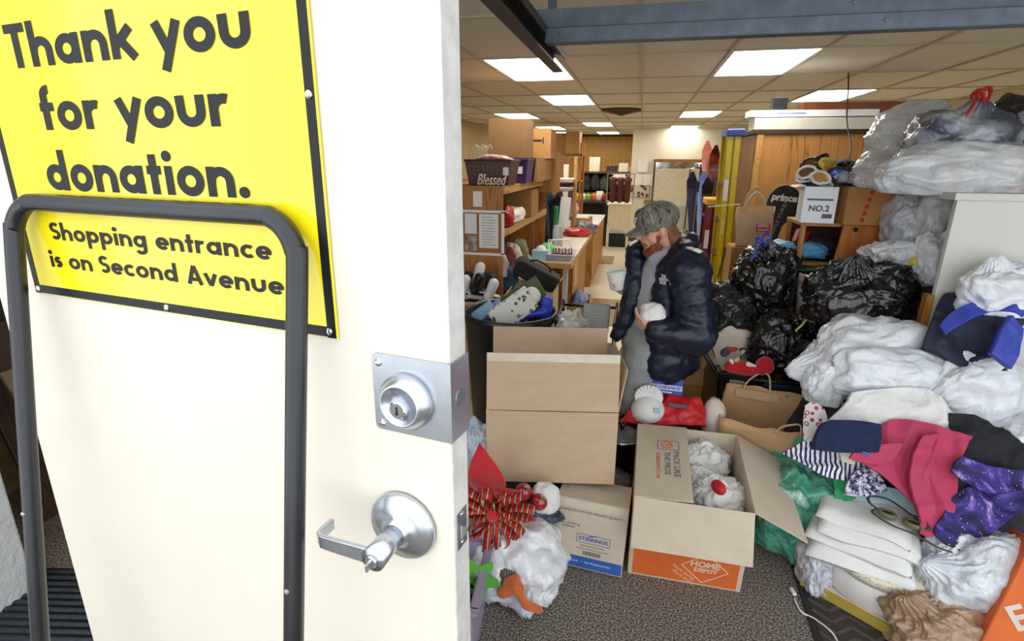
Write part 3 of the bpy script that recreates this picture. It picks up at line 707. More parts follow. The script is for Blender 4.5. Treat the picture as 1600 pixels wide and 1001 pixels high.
def ribbon(path, w, side):
    mb = MB(); pts = spline(path, 6); sd = Vector(side).normalized(); vs_, n_ = [], len(pts)
    for p in pts: vs_ += [p - sd * w / 2, p + sd * w / 2]
    vs2 = []
    for i, p in enumerate(pts):
        t_ = (pts[min(i + 1, n_ - 1)] - pts[max(i - 1, 0)]).normalized(); nn = t_.cross(sd).normalized() * .0015; vs2 += [vs_[2 * i] + nn, vs_[2 * i + 1] + nn]
    fs = []
    for i in range(n_ - 1):
        a = 2 * i; fs.append((a, a + 1, a + 3, a + 2)); b = 2 * n_ + a; fs.append((b + 2, b + 3, b + 1, b)); fs.append((a, a + 2, b + 2, b)); fs.append((a + 1, b + 1, b + 3, a + 3))
    return mb.add(vs_ + vs2, fs)
for k, (a, L) in enumerate(((20, .19), (62, .13), (100, .13), (140, .15), (185, .12), (225, .12), (262, .13), (300, .14), (340, .14), (45, .16))):
    d_ = Vector((math.cos(R(a)), -.25 - .1 * (k % 3), math.sin(R(a)))) ; n_ = Vector((-math.sin(R(a)), 0, math.cos(R(a))))
    w = .045
    pts = [(0, 0, 0), d_ * L * .5 + n_ * .022, d_ * L * .92 + n_ * .018, d_ * L, d_ * L * .9 - n_ * .02, d_ * L * .45 - n_ * .02, (0, -.005, 0)]
    obj('loop', ribbon(pts, w, n_.cross(d_) + Vector((0, -.3, .2))), plaid_m, bw_, smooth=True)
for k, (dx, dz) in enumerate(((.14, .16), (.10, .05), (-.03, -.20), (.06, -.19))):
    obj('tail', ribbon([(0, 0, 0), (dx * .4, -.05, dz * .5 + .02), (dx * .7, -.07, dz * .8), (dx, -.08, dz)], .035, (.5, -.6, -.4) if k < 2 else (1, -.3, 0)), plaid_m, bw_, smooth=True)
obj('knot', MB().sphere((0, -.02, 0), (.028, .028, .03), 14), velvet, bw_, smooth=True)
ps = thing('felt_poinsettia', 'red velvet poinsettia with big pointed petals behind the tartan bow', 'decoration', tuple(P(772, 775, 2.06)))
def petal(L, w):
    mb = MB(); n_ = 10; top, bot = [], []
    for i in range(n_ + 1):
        t_ = i / n_; ww = w * math.sin(PI * min(1, t_ ** .75)) + .001; z = .03 * math.sin(PI * t_)
        for s in (-1, -.5, 0, .5, 1): top.append((t_ * L, s * ww, z + .012 * abs(s))); bot.append((t_ * L, s * ww, z + .012 * abs(s) - .005))
    K = len(top); f_ = []
    for i in range(n_):
        for j in range(4):
            a = i * 5 + j; f_.append((a, a + 5, a + 6, a + 1)); f_.append((K + a, K + a + 1, K + a + 6, K + a + 5))
        for a in (i * 5,): f_.append((a, K + a, K + a + 5, a + 5))
        a = i * 5 + 4; f_.append((a, a + 5, K + a + 5, K + a))
    return mb.add(top + bot, f_)
for k, (a, L, w, tl) in enumerate(((100, .30, .085, 8), (150, .22, .07, 5), (-12, .22, .06, 15), (-55, .18, .055, 18), (-105, .25, .07, 12), (-140, .26, .06, 20), (25, .15, .06, 5), (-80, .30, .05, 18))):
    m_ = Euler((PI / 2, 0, 0)).to_matrix() @ Euler((0, 0, R(a))).to_matrix() @ Euler((0, R(-tl), 0)).to_matrix()
    obj('petal', petal(L, w), velvet, ps, (0, .0, 0), m_.to_euler(), smooth=True)
gold = M('gold_cord', '#c9962f', .4, .6)
mb = MB()
for k in range(5):
    a = R(-120 + 40 * k); mb.tube(spline([(0, -.06, 0), (.07 * math.cos(a), -.08, .07 * math.sin(a)), (.10 * math.cos(a + .4), -.08, .10 * math.sin(a + .4) - .04), (.07 * math.cos(a + .8), -.07, .09 * math.sin(a))], 5), .002, 5)
obj('gold_cord', mb, gold, ps)
shiny = M('red_glass', '#a31a20', .22, var=.1, spec=.7, coat=.5)
for px_, py_, lb in ((818, 768, 'left shiny red ball ornament below the large open box'), (843, 783, 'right shiny red ball ornament below the large open box')):
    t = thing('ball_ornament', lb, 'ornament', tuple(P(px_, py_, 2.06)), group='red ball ornaments')
    obj('ball', MB().sphere((0, 0, 0), .040, 20), shiny, t, smooth=True); obj('cap', MB().lathe([(.012, 0), (.012, .014), (.006, .016)], 12, (.018, -.02, .030)), chrome, t)
bag('white_plush', 'white plush head with rounded top behind the red ball ornaments', tuple(P(852, 795, 2.10)), (.062, .05, .085), M('white_plush_fur', '#e9e7e3', .95, sheen=.4, bump=.2, bscale=160), 8, wr=.01, low=.08, cat='toy', n=(36, 24))
bag('dark_garland', 'dark tangle of garland between the ornaments and the pale carton', tuple(P(832, 805, 2.13)), (.12, .07, .05), M('dark_garland', '#2a2c33', .6, var=.5, vscale=30, col2='#6a7488'), 18, wr=.22, fr=5, cat='garland')
gf = thing('foam_snowflake', 'lime green foam cut-out with round holes by the door edge', 'decoration', tuple(P(741, 905, 1.72)), (R(80), R(75), R(10)))
mb = MB(); ring = [(.085 + .022 * math.cos(6 * R(a)), R(a)) for a in range(0, 360, 10)]
outer = [(r * math.cos(a), r * math.sin(a)) for r, a in ring]; inner = [(.045 * math.cos(a), .045 * math.sin(a)) for r, a in ring]; n_ = len(ring)
v_ = [(x, y, z) for z in (0, .006) for x, y in outer + inner]; K = 2 * n_; fs_ = []
for i in range(n_):
    j = (i + 1) % n_; fs_ += [(i, n_ + i, n_ + j, j), (K + i, K + j, K + n_ + j, K + n_ + i), (i, j, K + j, K + i), (n_ + i, K + n_ + i, K + n_ + j, n_ + j)]
lime = M('lime_foam', '#58b23c', .7); obj('star_ring', mb.add(v_, fs_), lime, gf)
obj('spokes', MB().box((0, 0, .003), (.095, .02, .005)).box((0, 0, .003), (.02, .095, .005)), lime, gf)
pt = thing('lilac_tote', 'lilac grey plastic storage tote at the bottom beside the door edge', 'storage bin', (-.64, 1.70, 0), (0, 0, R(6)))
lil = M('lilac_plastic', '#a69db4', .4, var=.05)
mb = MB(); 
for c, s in (((0, 0, .01), (.25, .36, .02)), ((0, -.175, .13), (.25, .012, .24)), ((0, .175, .13), (.25, .012, .24)), ((-.119, 0, .13), (.012, .338, .24)), ((.119, 0, .13), (.012, .338, .24))): mb.box(c, s)
obj('tub', mb, lil, pt); obj('rim', MB().box((0, -.19, .25), (.29, .03, .014)).box((0, .19, .25), (.29, .03, .014)).box((-.135, 0, .25), (.03, .36, .014)).box((.135, 0, .25), (.03, .36, .014)), lil, pt)
bag('purple_felt', 'dark purple felt inside the lilac tote', (-.64, 1.72, .03), (.09, .13, .1), M('purple_felt', '#4a2a5c', .9), 4, wr=.1, cat='fabric', n=(36, 24))
bag('clear_bag', 'pale blue clear plastic bag squeezed between door and large box', tuple(P(748, 735, 2.25)), (.09, .1, .16), bagmat('clear_blue_film', '#c4d4e2', ('#e9eff5', '#9fb6c9'), .2, .7, 18), 7, knot=(-.2, -.1, 1), wr=.1)
# ------------------------------------------------------------------ pots
dkm = M('black_enamel', '#0f1012', .15, var=.1, spec=.6)
glass = M('lid_glass', '#aab0b3', .05, var=.02, trans=.75)
def potlid(t, r, z=0):
    obj('lid_glass', MB().lathe([(r * .97, z), (r * .85, z + r * .16), (r * .5, z + r * .28), (0, z + r * .32), (0, z + r * .30), (r * .5, z + r * .26), (r * .85, z + r * .14)], 36), glass, t, smooth=True)
    obj('lid_rim', MB().tube([(r * math.cos(R(a)), r * math.sin(R(a)), z) for a in range(0, 360, 10)], .005, 8, closed=True), chrome, t, smooth=True)
    obj('lid_knob', MB().lathe([(.012, z + r * .31), (.010, z + r * .31 + .015), (.022, z + r * .31 + .026), (.02, z + r * .31 + .036), (0, z + r * .31 + .04)], 20), dkm, t, smooth=True)
t = thing('stock_pot', 'tall black pot with domed glass lid between the two big boxes', 'pot', (-.005, 2.68, 0)); obj('pot_body', MB().lathe([(.0, 0), (.10, 0), (.105, .02), (.105, .42), (.112, .425), (.112, .43), (.10, .43), (.10, .03), (0, .03)], 36), dkm, t, smooth=True, auto=True); potlid(t, .108, .435)
t = thing('frying_pan', 'black pan with clear glass lid behind the pale mixer carton', 'pan', (-.06, 2.43, .0)); obj('pot_body', MB().lathe([(.0, .2), (.11, .2), (.13, .30), (.135, .30), (.115, .19), (0, .19)], 36), dkm, t, smooth=True, auto=True); potlid(t, .128, .305)
obj('stacked_pan', MB().lathe([(0, 0), (.09, 0), (.11, .10), (.095, .19), (0, .19)], 30), dkm, t, smooth=True)
bag('black_sack', 'crumpled black film stuffed behind the tall pot', (.0, 2.86, 0), (.10, .07, .27), bagmat('black_film', '#0b0b0d', ('#101014',), .16, .9, 13), 41, wr=.12)
# folded carton leaning behind the big box
o = obj('cardboard_sheet', B((0, 0, .25), (.28, .008, .5)), cardd, None, (-.16, 3.0, .0), (R(-8), 0, R(18)), bevel=.001); tag(o, 'brown folded cardboard leaning by the man\'s leg behind the large box', 'cardboard')
# ------------------------------------------------------------------ snowman, red jacket, boxes behind the moving carton
redn = M('red_nylon', '#cf2127', .45, var=.08, bump=.2, bscale=25)
wk = M('white_knit', '#ededea', .85, var=.02, bump=.25, bscale=90)
mb = MB(); mb.sphere((0, 0, .09), (.085, .07, .09), 20); mb.sphere((0, 0, .20), (.055, .05, .04), 18)
sn = thing('fan_ornament', 'white pleated angel-shaped ornament standing behind the moving box', 'ornament', tuple(P(1010, 662, 2.80)))
fan = MB(); k = 26
for th in (0, -.012):
    fan.add([(0, th, .16)] + [((.075) * math.cos(R(200 - 220 * i / k)), th + (.008 if i % 2 else 0), .165 + .075 * math.sin(R(200 - 220 * i / k)) * .9) for i in range(k + 1)], [(0, i + 1, i + 2) for i in range(k)])
obj('fan_top', fan, wk, sn); obj('globe', MB().sphere((0, 0, .085), (.092, .08, .088), 22), wk, sn, smooth=True); obj('tag', B((.045, -.075, .12), (.03, .004, .03)), M('price_tag', '#bcd0d4', .6), sn)
rj = [[P(965, 655, 2.76), P(1030, 662, 2.75), P(1105, 665, 2.74)], [P(985, 638, 2.83), P(1050, 630, 2.83), P(1100, 638, 2.82)], [P(1005, 624, 2.88), P(1050, 620, 2.89), P(1092, 624, 2.87)], [P(1010, 650, 2.94), P(1050, 650, 2.95), P(1090, 655, 2.93)]]
cloth('red_jacket', rj, redn, 'bright red nylon jacket with grey strip behind the moving box', amp=.016, freq=9, thick=.02, seed=4)
o = obj('grey_reflective_strip', B((0, 0, 0), (.10, .004, .02)), M('reflective_grey', '#5d5a66', .4), bpy.data.objects['red_jacket'], tuple(P(1059, 634, 2.795) - bpy.data.objects['red_jacket'].location), (R(-40), R(3), 0))
bag('clothes_bundle', 'heap of dark clothes under the red jacket', (.22, 2.82, 0), (.20, .06, .31), M('dark_fabric', '#23242a', .9), 77, wr=.05, cat='clothing', box=.9)
bag('cream_hat', 'cream knitted hat lying beside the red jacket', tuple(P(1112, 672, 2.86)), (.06, .07, .12), M('cream_knit', '#e9dfcf', .9, bump=.3, bscale=120), 5, wr=.01, low=.08, cat='hat', n=(40, 26))
ib = thing('ironing_cover_box', 'blue and white boxed ironing board cover lying behind the red jacket', 'box', tuple(P(1028, 600, 2.90)), (R(-14), R(1.5), 0))
obj('carton', B((0, 0, 0), (.26, .10, .085)), M('royal_blue_print', '#2b3fa8', .45), ib, bevel=.003)
wp = M('white_print', '#dfe6f2')
obj('white_band', MB().box((0, -.0505, -.005), (.255, .001, .028)).box((0, -.02, .043), (.25, .05, .001)), M('pale_band', '#c3cdea', .5), ib)
text('IRONING BOARD COVER & PAD SET', .020, M('navy_print', '#1c2a80', .5), ib, (0, -.052, -.005), FRONT, bold=.03, width=.24)
obj('fine_print', B((0, -.0515, -.030), (.15, .001, .006)), wp, ib)
# ================================================================== heap of donations on the right
PYI = ((480, 2.86), (560, 2.66), (650, 2.55), (750, 2.42), (850, 2.27), (950, 2.14), (1010, 2.05))
def pyY(py):
    for (a, ya), (b, yb_) in zip(PYI, PYI[1:]):
        if py <= b: return ya + (yb_ - ya) * (py - a) / (b - a)
    return PYI[-1][1]
def Q(px, py, dy=0): return P(px, py, pyY(py) + dy)
def grid(rows, dy=0): return [[Q(x, y, dy) for x, y in r] for r in rows]
# buried clothes that carry everything
mb = MB()
for x, y, z, rx, ry, rz in ((1.15, 2.75, .35, .22, .30, .36), (1.45, 2.55, .30, .30, .26, .30), (1.25, 2.50, .22, .30, .25, .22), (1.7, 2.5, .30, .25, .22, .3), (1.05, 2.95, .35, .18, .2, .4)): mb.sphere((x, y, z), (rx, ry, rz), 18)
def _hd(p, n_):
    return n_ * ((ridged(p * 5) - 1) * .015) + Vector((0, 0, max(0, .002 - p.z)))
o = lump('clothes_heap', mb, M('dark_mixed_cloth', '#34343c', .9, var=.4, vscale=5, col2='#55505a'), None, .03, 6, disp=_hd); center(o); tag(o, 'mound of mixed dark clothes buried under the white sacks and jackets', 'clothing'); o['kind'] = 'stuff'

wf2 = bagmat('milky_film', '#e8ebf0', ('#dde3ea', '#e9e6ea', '#d5dde8'), .33, .6, 11, 3)
wf3 = bagmat('cloudy_film', '#d5d8da', ('#c9bfc0', '#b7c2cf', '#b9c7bf', '#b08f94'), .3, .6, 12, 4.)
bagc('white_sack', 'large white sack at the back of the floor pile, below the black sacks', P(1365, 560, 2.78), (.29, .15, .24), wf2, 21, knot=(-.9, -.3, -.1), wr=.05, low=.14)
bagc('white_sack', 'white sack with an orange tie in the middle of the pile', P(1388, 582, 2.64), (.24, .11, .15), wf2, 22, knot=(.15, -.9, -.5), wr=.05, low=.12, tie=M('orange_tie', '#e0793a', .4))
bagc('white_sack', 'big round white sack on the right of the floor pile, under the blue jacket', P(1514, 605, 2.60), (.23, .12, .20), wf2, 23, knot=(-.85, -.5, -.2), wr=.05, low=.12)
bagc('white_sack', 'small white sack edge at the far right under the black jacket', P(1600, 690, 2.46), (.14, .1, .12), wf2, 24, wr=.06)
bagc('white_sack', 'limp white sack hanging over the cart corner', P(1290, 595, 2.68), (.09, .08, .14), wf2, 25, knot=(.5, 0, .8), wr=.07)
# --- textiles
knit = M('white_cable_knit', '#f0efec', .9, var=.03, vscale=20, bump=.7, bscale=45, dist=.012)
cloth('knit_blanket', grid([[(1262, 690), (1330, 682), (1420, 678), (1488, 692)], [(1285, 660), (1340, 650), (1420, 645), (1485, 668)], [(1315, 630), (1360, 618), (1430, 615), (1478, 640)], [(1330, 612), (1370, 606), (1440, 606), (1470, 625)]], -.10), knit, 'white knitted blanket lying across the pile above the pink jacket', 'blanket', amp=.014, freq=9, thick=.03, seed=2)
cloth('print_fabric', grid([[(1252, 715), (1270, 715), (1292, 708)], [(1255, 675), (1275, 672), (1298, 668)], [(1258, 635), (1272, 630), (1290, 640)]], -.03), dots('red_ring_print', '#f1ecec', '#b03048', 34, .22, .36), 'white fabric with red ring print beside the paper bag', 'fabric', amp=.01, freq=8, seed=3)
navy = M('navy_terry', '#1f2b4d', .95, var=.12, vscale=40, bump=.4, bscale=120)
cloth('folded_towel', grid([[(1275, 702), (1320, 706), (1372, 706)], [(1275, 688), (1322, 690), (1378, 690)], [(1285, 664), (1330, 664), (1380, 668)], [(1300, 655), (1335, 656), (1378, 662)]], -.20), navy, 'navy blue folded towel on the white blanket', 'towel', amp=.005, freq=7, thick=.05, seed=5, edge=.006)
cloth('striped_shirt', grid([[(1225, 712), (1290, 742), (1340, 752)], [(1240, 700), (1300, 715), (1350, 730)], [(1258, 688), (1310, 692), (1352, 705)]], -.05), stripes('navy_stripe', '#f3f2f4', '#2e2f63', 16, 0, 3., width=.55), 'white and navy striped top bunched under the blanket', amp=.016, freq=9, thick=.012, seed=6)
cloth('cream_sock', grid([[(1318, 722), (1340, 728)], [(1312, 708), (1342, 708)], [(1318, 702), (1338, 703)]], -.12), M('cream_cotton', '#ece5d2', .9), 'cream cotton garment end below the navy towel', amp=.008, freq=10, thick=.02, seed=7)
cloth('speckled_knit', grid([[(1320, 768), (1355, 772), (1392, 768)], [(1325, 752), (1352, 746), (1385, 750)], [(1338, 738), (1355, 730), (1375, 738)]], -.08), speckle('navy_fleck', [(.42, '#2b2a55'), (.5, '#8d8ba8'), (.58, '#eceaf0')], 60, .9, .3), 'navy and white flecked knit beside the pink jacket', amp=.012, freq=9, thick=.03, seed=8)
cloth('green_shirt', grid([[(1303, 798), (1325, 792)], [(1300, 765), (1328, 762)], [(1302, 738), (1322, 742)]], -.03), M('bright_green', '#2f9f62', .8), 'bright green shirt edge next to the green sack', amp=.012, freq=9, thick=.015, seed=9)
pink = M('pink_twill', '#c04063', .8, var=.06, vscale=5, bump=.15, bscale=160)
pj = cloth('pink_jacket', grid([[(1436, 832), (1450, 836), (1468, 822), (1480, 808)], [(1424, 790), (1440, 785), (1462, 778), (1488, 770)], [(1385, 744), (1408, 735), (1450, 728), (1492, 725)], [(1340, 712), (1395, 695), (1450, 688), (1508, 690)], [(1372, 668), (1400, 656), (1445, 660), (1518, 682)]], -.13), pink, 'pink long-sleeved jacket draped down the middle of the pile', amp=.022, freq=8, thick=.012, seed=10, nu=64, nv=72, dirn=(.15, -.5, -1))
lc = pj.location
cloth('sleeve', [[p - lc for p in r] for r in grid([[(1380, 728), (1345, 722), (1328, 715)], [(1395, 712), (1350, 704), (1335, 706)], [(1405, 690), (1370, 694), (1340, 702)]], -.17)], pink, None, parent=pj, amp=.008, freq=8, thick=.02, seed=11)
cloth('sleeve', [[p - lc for p in r] for r in grid([[(1442, 812), (1462, 800)], [(1432, 760), (1458, 752)], [(1430, 715), (1455, 705)], [(1440, 680), (1462, 676)]], -.19)], pink, None, parent=pj, amp=.01, freq=8, thick=.03, seed=12)
obj('cuff_tag', B((0, 0, 0), (.035, .004, .012)), M('blue_tag', '#4f7fd0', .6), pj, tuple(Q(1354, 709, -.215) - lc), (R(40), R(20), 0))
blk = M('black_cloth', '#1b1d24', .8, var=.15, vscale=8, bump=.15, bscale=120)
cloth('black_jacket', grid([[(1500, 735), (1550, 742), (1615, 748)], [(1488, 700), (1545, 705), (1615, 712)], [(1480, 668), (1540, 680), (1612, 700)], [(1482, 645), (1520, 650), (1560, 672)]], -.11), blk, 'black jacket crumpled to the right of the pink jacket', amp=.022, freq=7, thick=.012, seed=13, nu=50, nv=50)
gm, nt, b_ = _nodes('galaxy_print'); vec = _coord(nt)
f1 = _noise(nt, vec, 8, 5, .6, .8); base = _ramp(nt, f1, [(.32, lin('#100e2c')), (.43, lin('#241b5c')), (.50, lin('#44348f')), (.56, lin('#8a6cc0')), (.62, lin('#f6d8d2'))])
vo = nt.nodes.new('ShaderNodeTexVoronoi'); vo.inputs['Scale'].default_value = 55; nt.links.new(vec, vo.inputs['Vector'])
st = _ramp(nt, vo.outputs['Distance'], [(.07, (1, 1, 1)), (.14, (0, 0, 0))]); ad = nt.nodes.new('ShaderNodeMixRGB'); ad.blend_type = 'ADD'; ad.inputs[0].default_value = .8
nt.links.new(base, ad.inputs[1]); nt.links.new(st, ad.inputs[2]); nt.links.new(ad.outputs[0], b_.inputs['Base Color']); b_.inputs['Roughness'].default_value = .7
cloth('galaxy_leggings', grid([[(1478, 848), (1510, 866), (1528, 872)], [(1455, 828), (1505, 838), (1540, 845)], [(1470, 800), (1520, 800), (1575, 812)], [(1492, 776), (1545, 772), (1612, 790)], [(1510, 764), (1560, 760), (1612, 770)]], -.14), gm, 'purple galaxy print garment spread above the front white bag', amp=.018, freq=7, thick=.012, seed=14, nu=50, nv=50)
cloth('galaxy_shirt', grid([[(1490, 738), (1540, 768), (1612, 764)], [(1492, 722), (1545, 745), (1612, 750)], [(1505, 712), (1555, 728), (1612, 735)]], -.17), gm, 'smaller galaxy print top beneath the black jacket', amp=.012, freq=7, thick=.012, seed=15)
cloth('grey_bag', grid([[(1478, 800), (1515, 795)], [(1478, 765), (1530, 768)], [(1482, 742), (1525, 750)]], -.10), M('grey_olive_canvas', '#5a6068', .8, var=.3, col2='#3a4030'), 'grey and olive canvas bag between pink jacket and galaxy print', 'bag', amp=.018, freq=9, thick=.02, seed=16)
cloth('olive_pouch', grid([[(1452, 888), (1490, 872)], [(1455, 860), (1488, 850)], [(1462, 842), (1480, 838)]], -.04), M('olive_canvas', '#3d4030', .85), 'dark olive pouch under the galaxy print by the towels', 'bag', amp=.01, freq=8, thick=.03, seed=17)
# --- towels on the cake tin
terry = M('white_terry', '#f2f1ee', .95, var=.02, vscale=30, bump=.5, bscale=150)
tw = thing('towel_stack', 'thick stack of folded white towels resting on the round tin', 'towel', tuple(PZ(1368, 905, .20) + Vector((0, .17, 0))), (0, 0, R(-22)))
def fold(w, d, h, sd, edge=.45):
    mb = MB(); n_, m = 26, 20; o_ = Vector((sd, sd, sd)); vs_ = []
    for s in (1, -1):
        for i in range(n_ + 1):
            for j in range(m + 1):
                u, v = i / n_ * 2 - 1, j / m * 2 - 1; e = (1 - abs(u) ** 10) ** .5 * (1 - abs(v) ** 10) ** .5
                p = Vector((u * w / 2, v * d / 2, s * h / 2 * e)); p += Vector((0, 0, noise.noise(p * 7 + o_) * .012 + (-.05 * max(0, u - .7) - .04 * max(0, -v - .75)))); p += Vector((noise.noise(p * 5 - o_), noise.noise(p * 5 + o_ * 2), 0)) * .01; vs_.append(p)
    K = (n_ + 1) * (m + 1); fs = []
    for i in range(n_):
        for j in range(m):
            a = i * (m + 1) + j; b = a + m + 1; fs.append((a, b, b + 1, a + 1)); fs.append((K + a, K + a + 1, K + b + 1, K + b))
    return mb.add(vs_, fs)
for k, (w, d, h, dx, dy, z, rz) in enumerate(((.40, .37, .075, 0, 0, .035, 2), (.385, .36, .07, -.01, .01, .095, -3), (.37, .35, .06, .01, .015, .148, 3), (.34, .33, .05, -.01, .03, .192, -4))):
    obj('towel', fold(w, d, h, 3 + k), terry, tw, (dx, dy, z), (0, 0, R(rz)), smooth=True)
cloth('blue_towel', grid([[(1325, 800), (1390, 790), (1468, 818)], [(1338, 782), (1395, 772), (1462, 800)], [(1350, 770), (1395, 764), (1450, 790)]], -.02), M('pale_blue_terry', '#bfe0ec', .95, bump=.4, bscale=120), 'pale blue cloth showing behind the white towels', 'towel', amp=.008, freq=8, thick=.03, seed=18)
ol = M('olive_rubber', '#6b6a48', .5, var=.1); dk = M('dark_strap', '#4d4c44', .7)
gg = thing('swim_goggles', 'olive swim goggles with long straps lying on the white towels', 'goggles', tuple(tw.location + Vector((.075, -.085, .240))), (R(4), R(3), R(-28)))
for x in (-.045, .045):
    e = obj('eyecup', MB().lathe([(.030, 0), (.032, .012), (.024, .02), (.018, .016), (.018, .004)], 20), ol, gg, (x, 0, 0), smooth=True); e.scale = (1.15, .8, 1)
    obj('lens', MB().lathe([(.0, .008), (.02, .008), (.02, .012), (0, .013)], 16), M('smoke_lens', '#3a3d33', .15), gg, (x, 0, 0))
obj('strap', MB().tube(spline([(-.07, 0, .01), (-.11, .02, .012), (-.12, .07, .012), (-.06, .10, .012), (.0, .06, .02), (.04, .02, .028), (.08, .03, .02), (.10, .0, .012), (.07, -.02, .012)], 6), .0065, 6, flat=.4), dk, gg, smooth=True)
obj('strap', MB().tube(spline([(-.08, .0, .012), (-.09, -.04, .012), (-.02, -.07, .010), (.06, -.07, .010), (.13, -.09, .008), (.18, -.08, .004)], 6), .006, 6, flat=.4), dk, gg, smooth=True)
# --- cake tin on a flat package
enam = M('cream_enamel', '#f0eee8', .25, var=.02, coat=.3)
tn = thing('cake_tin', 'round white cake tin with floral band under the towels', 'tin', tuple(Vector((1.14, 2.285, .062))), (R(3), 0, 0))
obj('tin_body', MB().lathe([(0, 0), (.195, 0), (.203, .008), (.205, .15), (.203, .152), (0, .152)], 48), enam, tn, smooth=True, auto=True)
obj('tin_lid', MB().lathe([(.209, .128), (.210, .166), (.203, .172), (0, .174)], 48), dots('floral_band', '#e9e2cd', '#b5a36a', 70, .0, .24, .4), tn, smooth=True, auto=True)
pk = thing('wrapped_package', 'flat yellow-edged package wrapped in clear film under the cake tin', 'package', (1.10, 2.25, 0), (0, 0, R(-38)))
obj('package_body', B((0, 0, .03), (.42, .30, .05)), M('film_wrapped_card', '#d8c8bb', .25, var=.08, bump=.2, bscale=20), pk, bevel=.006); obj('yellow_edge', B((-.03, -.155, .03), (.36, .01, .045)), M('mustard_card', '#b8a045', .6), pk)
bag('clear_wrap', 'clump of clear wrap beside the tin and the green sack', (.90, 2.33, 0), (.07, .14, .13), bagmat('clear_film', '#dfe2ec', ('#b9bed4', '#f3f4f8'), .15, .8, 20), 19, wr=.12, knot=(0, .4, 1))
hm_ = thing('herringbone_mat', 'dark chevron-patterned rubber mat under the towels and tin', 'mat', (1.35, 2.10, 0), (0, 0, R(-2)))
mk = M('dark_mat_rubber', '#3e3833', .9, var=.1); obj('mat_base', B((0, 0, .003), (1.06, .62, .006)), mk, hm_); cv = MB()
for i in range(14):
    for j in range(10): cv.box((-.47 + .07 * i, -.27 + .06 * j, .0065), (.082, .014, .003), (0, 0, R(38 if i % 2 else -38)))
o = obj('chevron_ribs', cv, M('mat_rib', '#5b5148', .9), hm_); o['kind'] = 'stuff'
obj('mat_border', MB().box((-.515, 0, .0045), (.03, .62, .007)).box((0, .295, .0045), (1.06, .03, .007)), M('mat_edge', '#2b2826', .8), hm_)
cd = thing('white_cable', 'white power cable with plug curling over the carpet', 'cable', tuple(PZ(1240, 930, 0)))
c0 = cd.location.copy(); g_ = [PZ(*q, .006) for q in ((1241, 935), (1252, 955), (1275, 968), (1300, 988), (1315, 1010))]
obj('cord', MB().tube(spline([p - c0 for p in g_] + [PZ(1350, 1030, .006) - c0, P(1395, 1000, 2.02) - c0, P(1425, 982, 2.0) - c0, P(1444, 958, 2.0) - c0], 7), .0042, 8), white, cd, smooth=True)
obj('plug', B((0, 0, 0), (.016, .04, .014)), white, cd, (-.002, .012, .011), (0, 0, R(12)), bevel=.004); obj('prong', MB().box((-.004, .04, .011), (.002, .016, .006)).box((.004, .04, .011), (.002, .016, .006)), chrome, cd)
# --- bags at the front right
kbag = bagmat('tan_film', '#a58468', ('#b08f72', '#8f6e54'), .25, .9, 13)
bagc('tan_sack', 'tan brown plastic bag crumpled at the bottom edge in front of the tin', P(1470, 975, 2.03), (.19, .12, .14), kbag, 27, knot=(-.6, -.1, .8), wr=.09, low=.18, tail=.2)
bagc('white_sack', 'shiny white bag at the lower right in front of the galaxy print', P(1540, 893, 2.14), (.22, .14, .20), bagmat('shopping_film', '#dfe4ea', ('#c3cbd6', '#eef1f4', '#aeb9c6'), .18, .85, 16, 5), 28, knot=(-.8, -.3, .3), wr=.06, low=.12)
oa, ob = P(1537, 1008, 1.90), P(1602, 878, 2.0); oz = (ob - oa).normalized(); oy = Vector((.25, .9, -.25)); oy = (oy - oz * oy.dot(oz)).normalized(); ox = oy.cross(oz)
oc = carton('orange_carton', 'orange carton with white lettering in the lower right corner', tuple(oa + ox * .21 + oy * .12), tuple(Matrix((ox, oy, oz)).transposed().to_euler()), .42, .20, .42, orange, lid=True)
wt = M('white_carton_print', '#f0e6dc', .6)
text('Ever', .115, M('grey_carton_print', '#d8c9bd', .6), oc, (-.10, -.1045, .20), (PI / 2, R(-48), 0), bold=.03)
# --- blue jacket against the white shelf end, things to its right
royal = M('royal_blue_nylon', '#3a49b0', .55, var=.06, vscale=5, bump=.1); navyn = M('navy_nylon', '#171d36', .6, var=.12, bump=.1)
bj = cloth('ski_jacket', [[P(1440, 545, 2.60), P(1500, 572, 2.55), P(1575, 590, 2.50)], [P(1452, 500, 2.67), P(1510, 525, 2.60), P(1580, 540, 2.56)], [P(1468, 466, 2.72), P(1520, 478, 2.67), P(1610, 490, 2.60)], [P(1482, 457, 2.74), P(1530, 458, 2.74), P(1615, 468, 2.7)]], navyn, 'navy and royal blue ski jacket slumped against the white shelf end', amp=.018, freq=5, thick=.03, seed=20, nu=48, nv=48)
lc = bj.location
for r in ([[P(1472, 508, 2.58), P(1480, 520, 2.55)], [P(1490, 486, 2.60), P(1500, 506, 2.56)], [P(1525, 470, 2.61), P(1535, 488, 2.57)], [P(1570, 470, 2.58), P(1580, 486, 2.54)], [P(1605, 478, 2.55), P(1612, 494, 2.52)]], [[P(1545, 548, 2.46), P(1572, 572, 2.45)], [P(1568, 515, 2.49), P(1598, 540, 2.48)], [P(1590, 494, 2.51), P(1612, 515, 2.5)]]):
    cloth('blue_panel', [[p - lc for p in q_] for q_ in r], royal, 'royal blue panel', parent=bj, amp=.008, freq=7, thick=.03, seed=21)
bagc('white_sack', 'thin white bag slumped on the blue jacket by the white shelf end', P(1568, 452, 2.63), (.16, .08, .14), wf2, 29, knot=(-.35, -.2, 1), wr=.04, tail=.15)
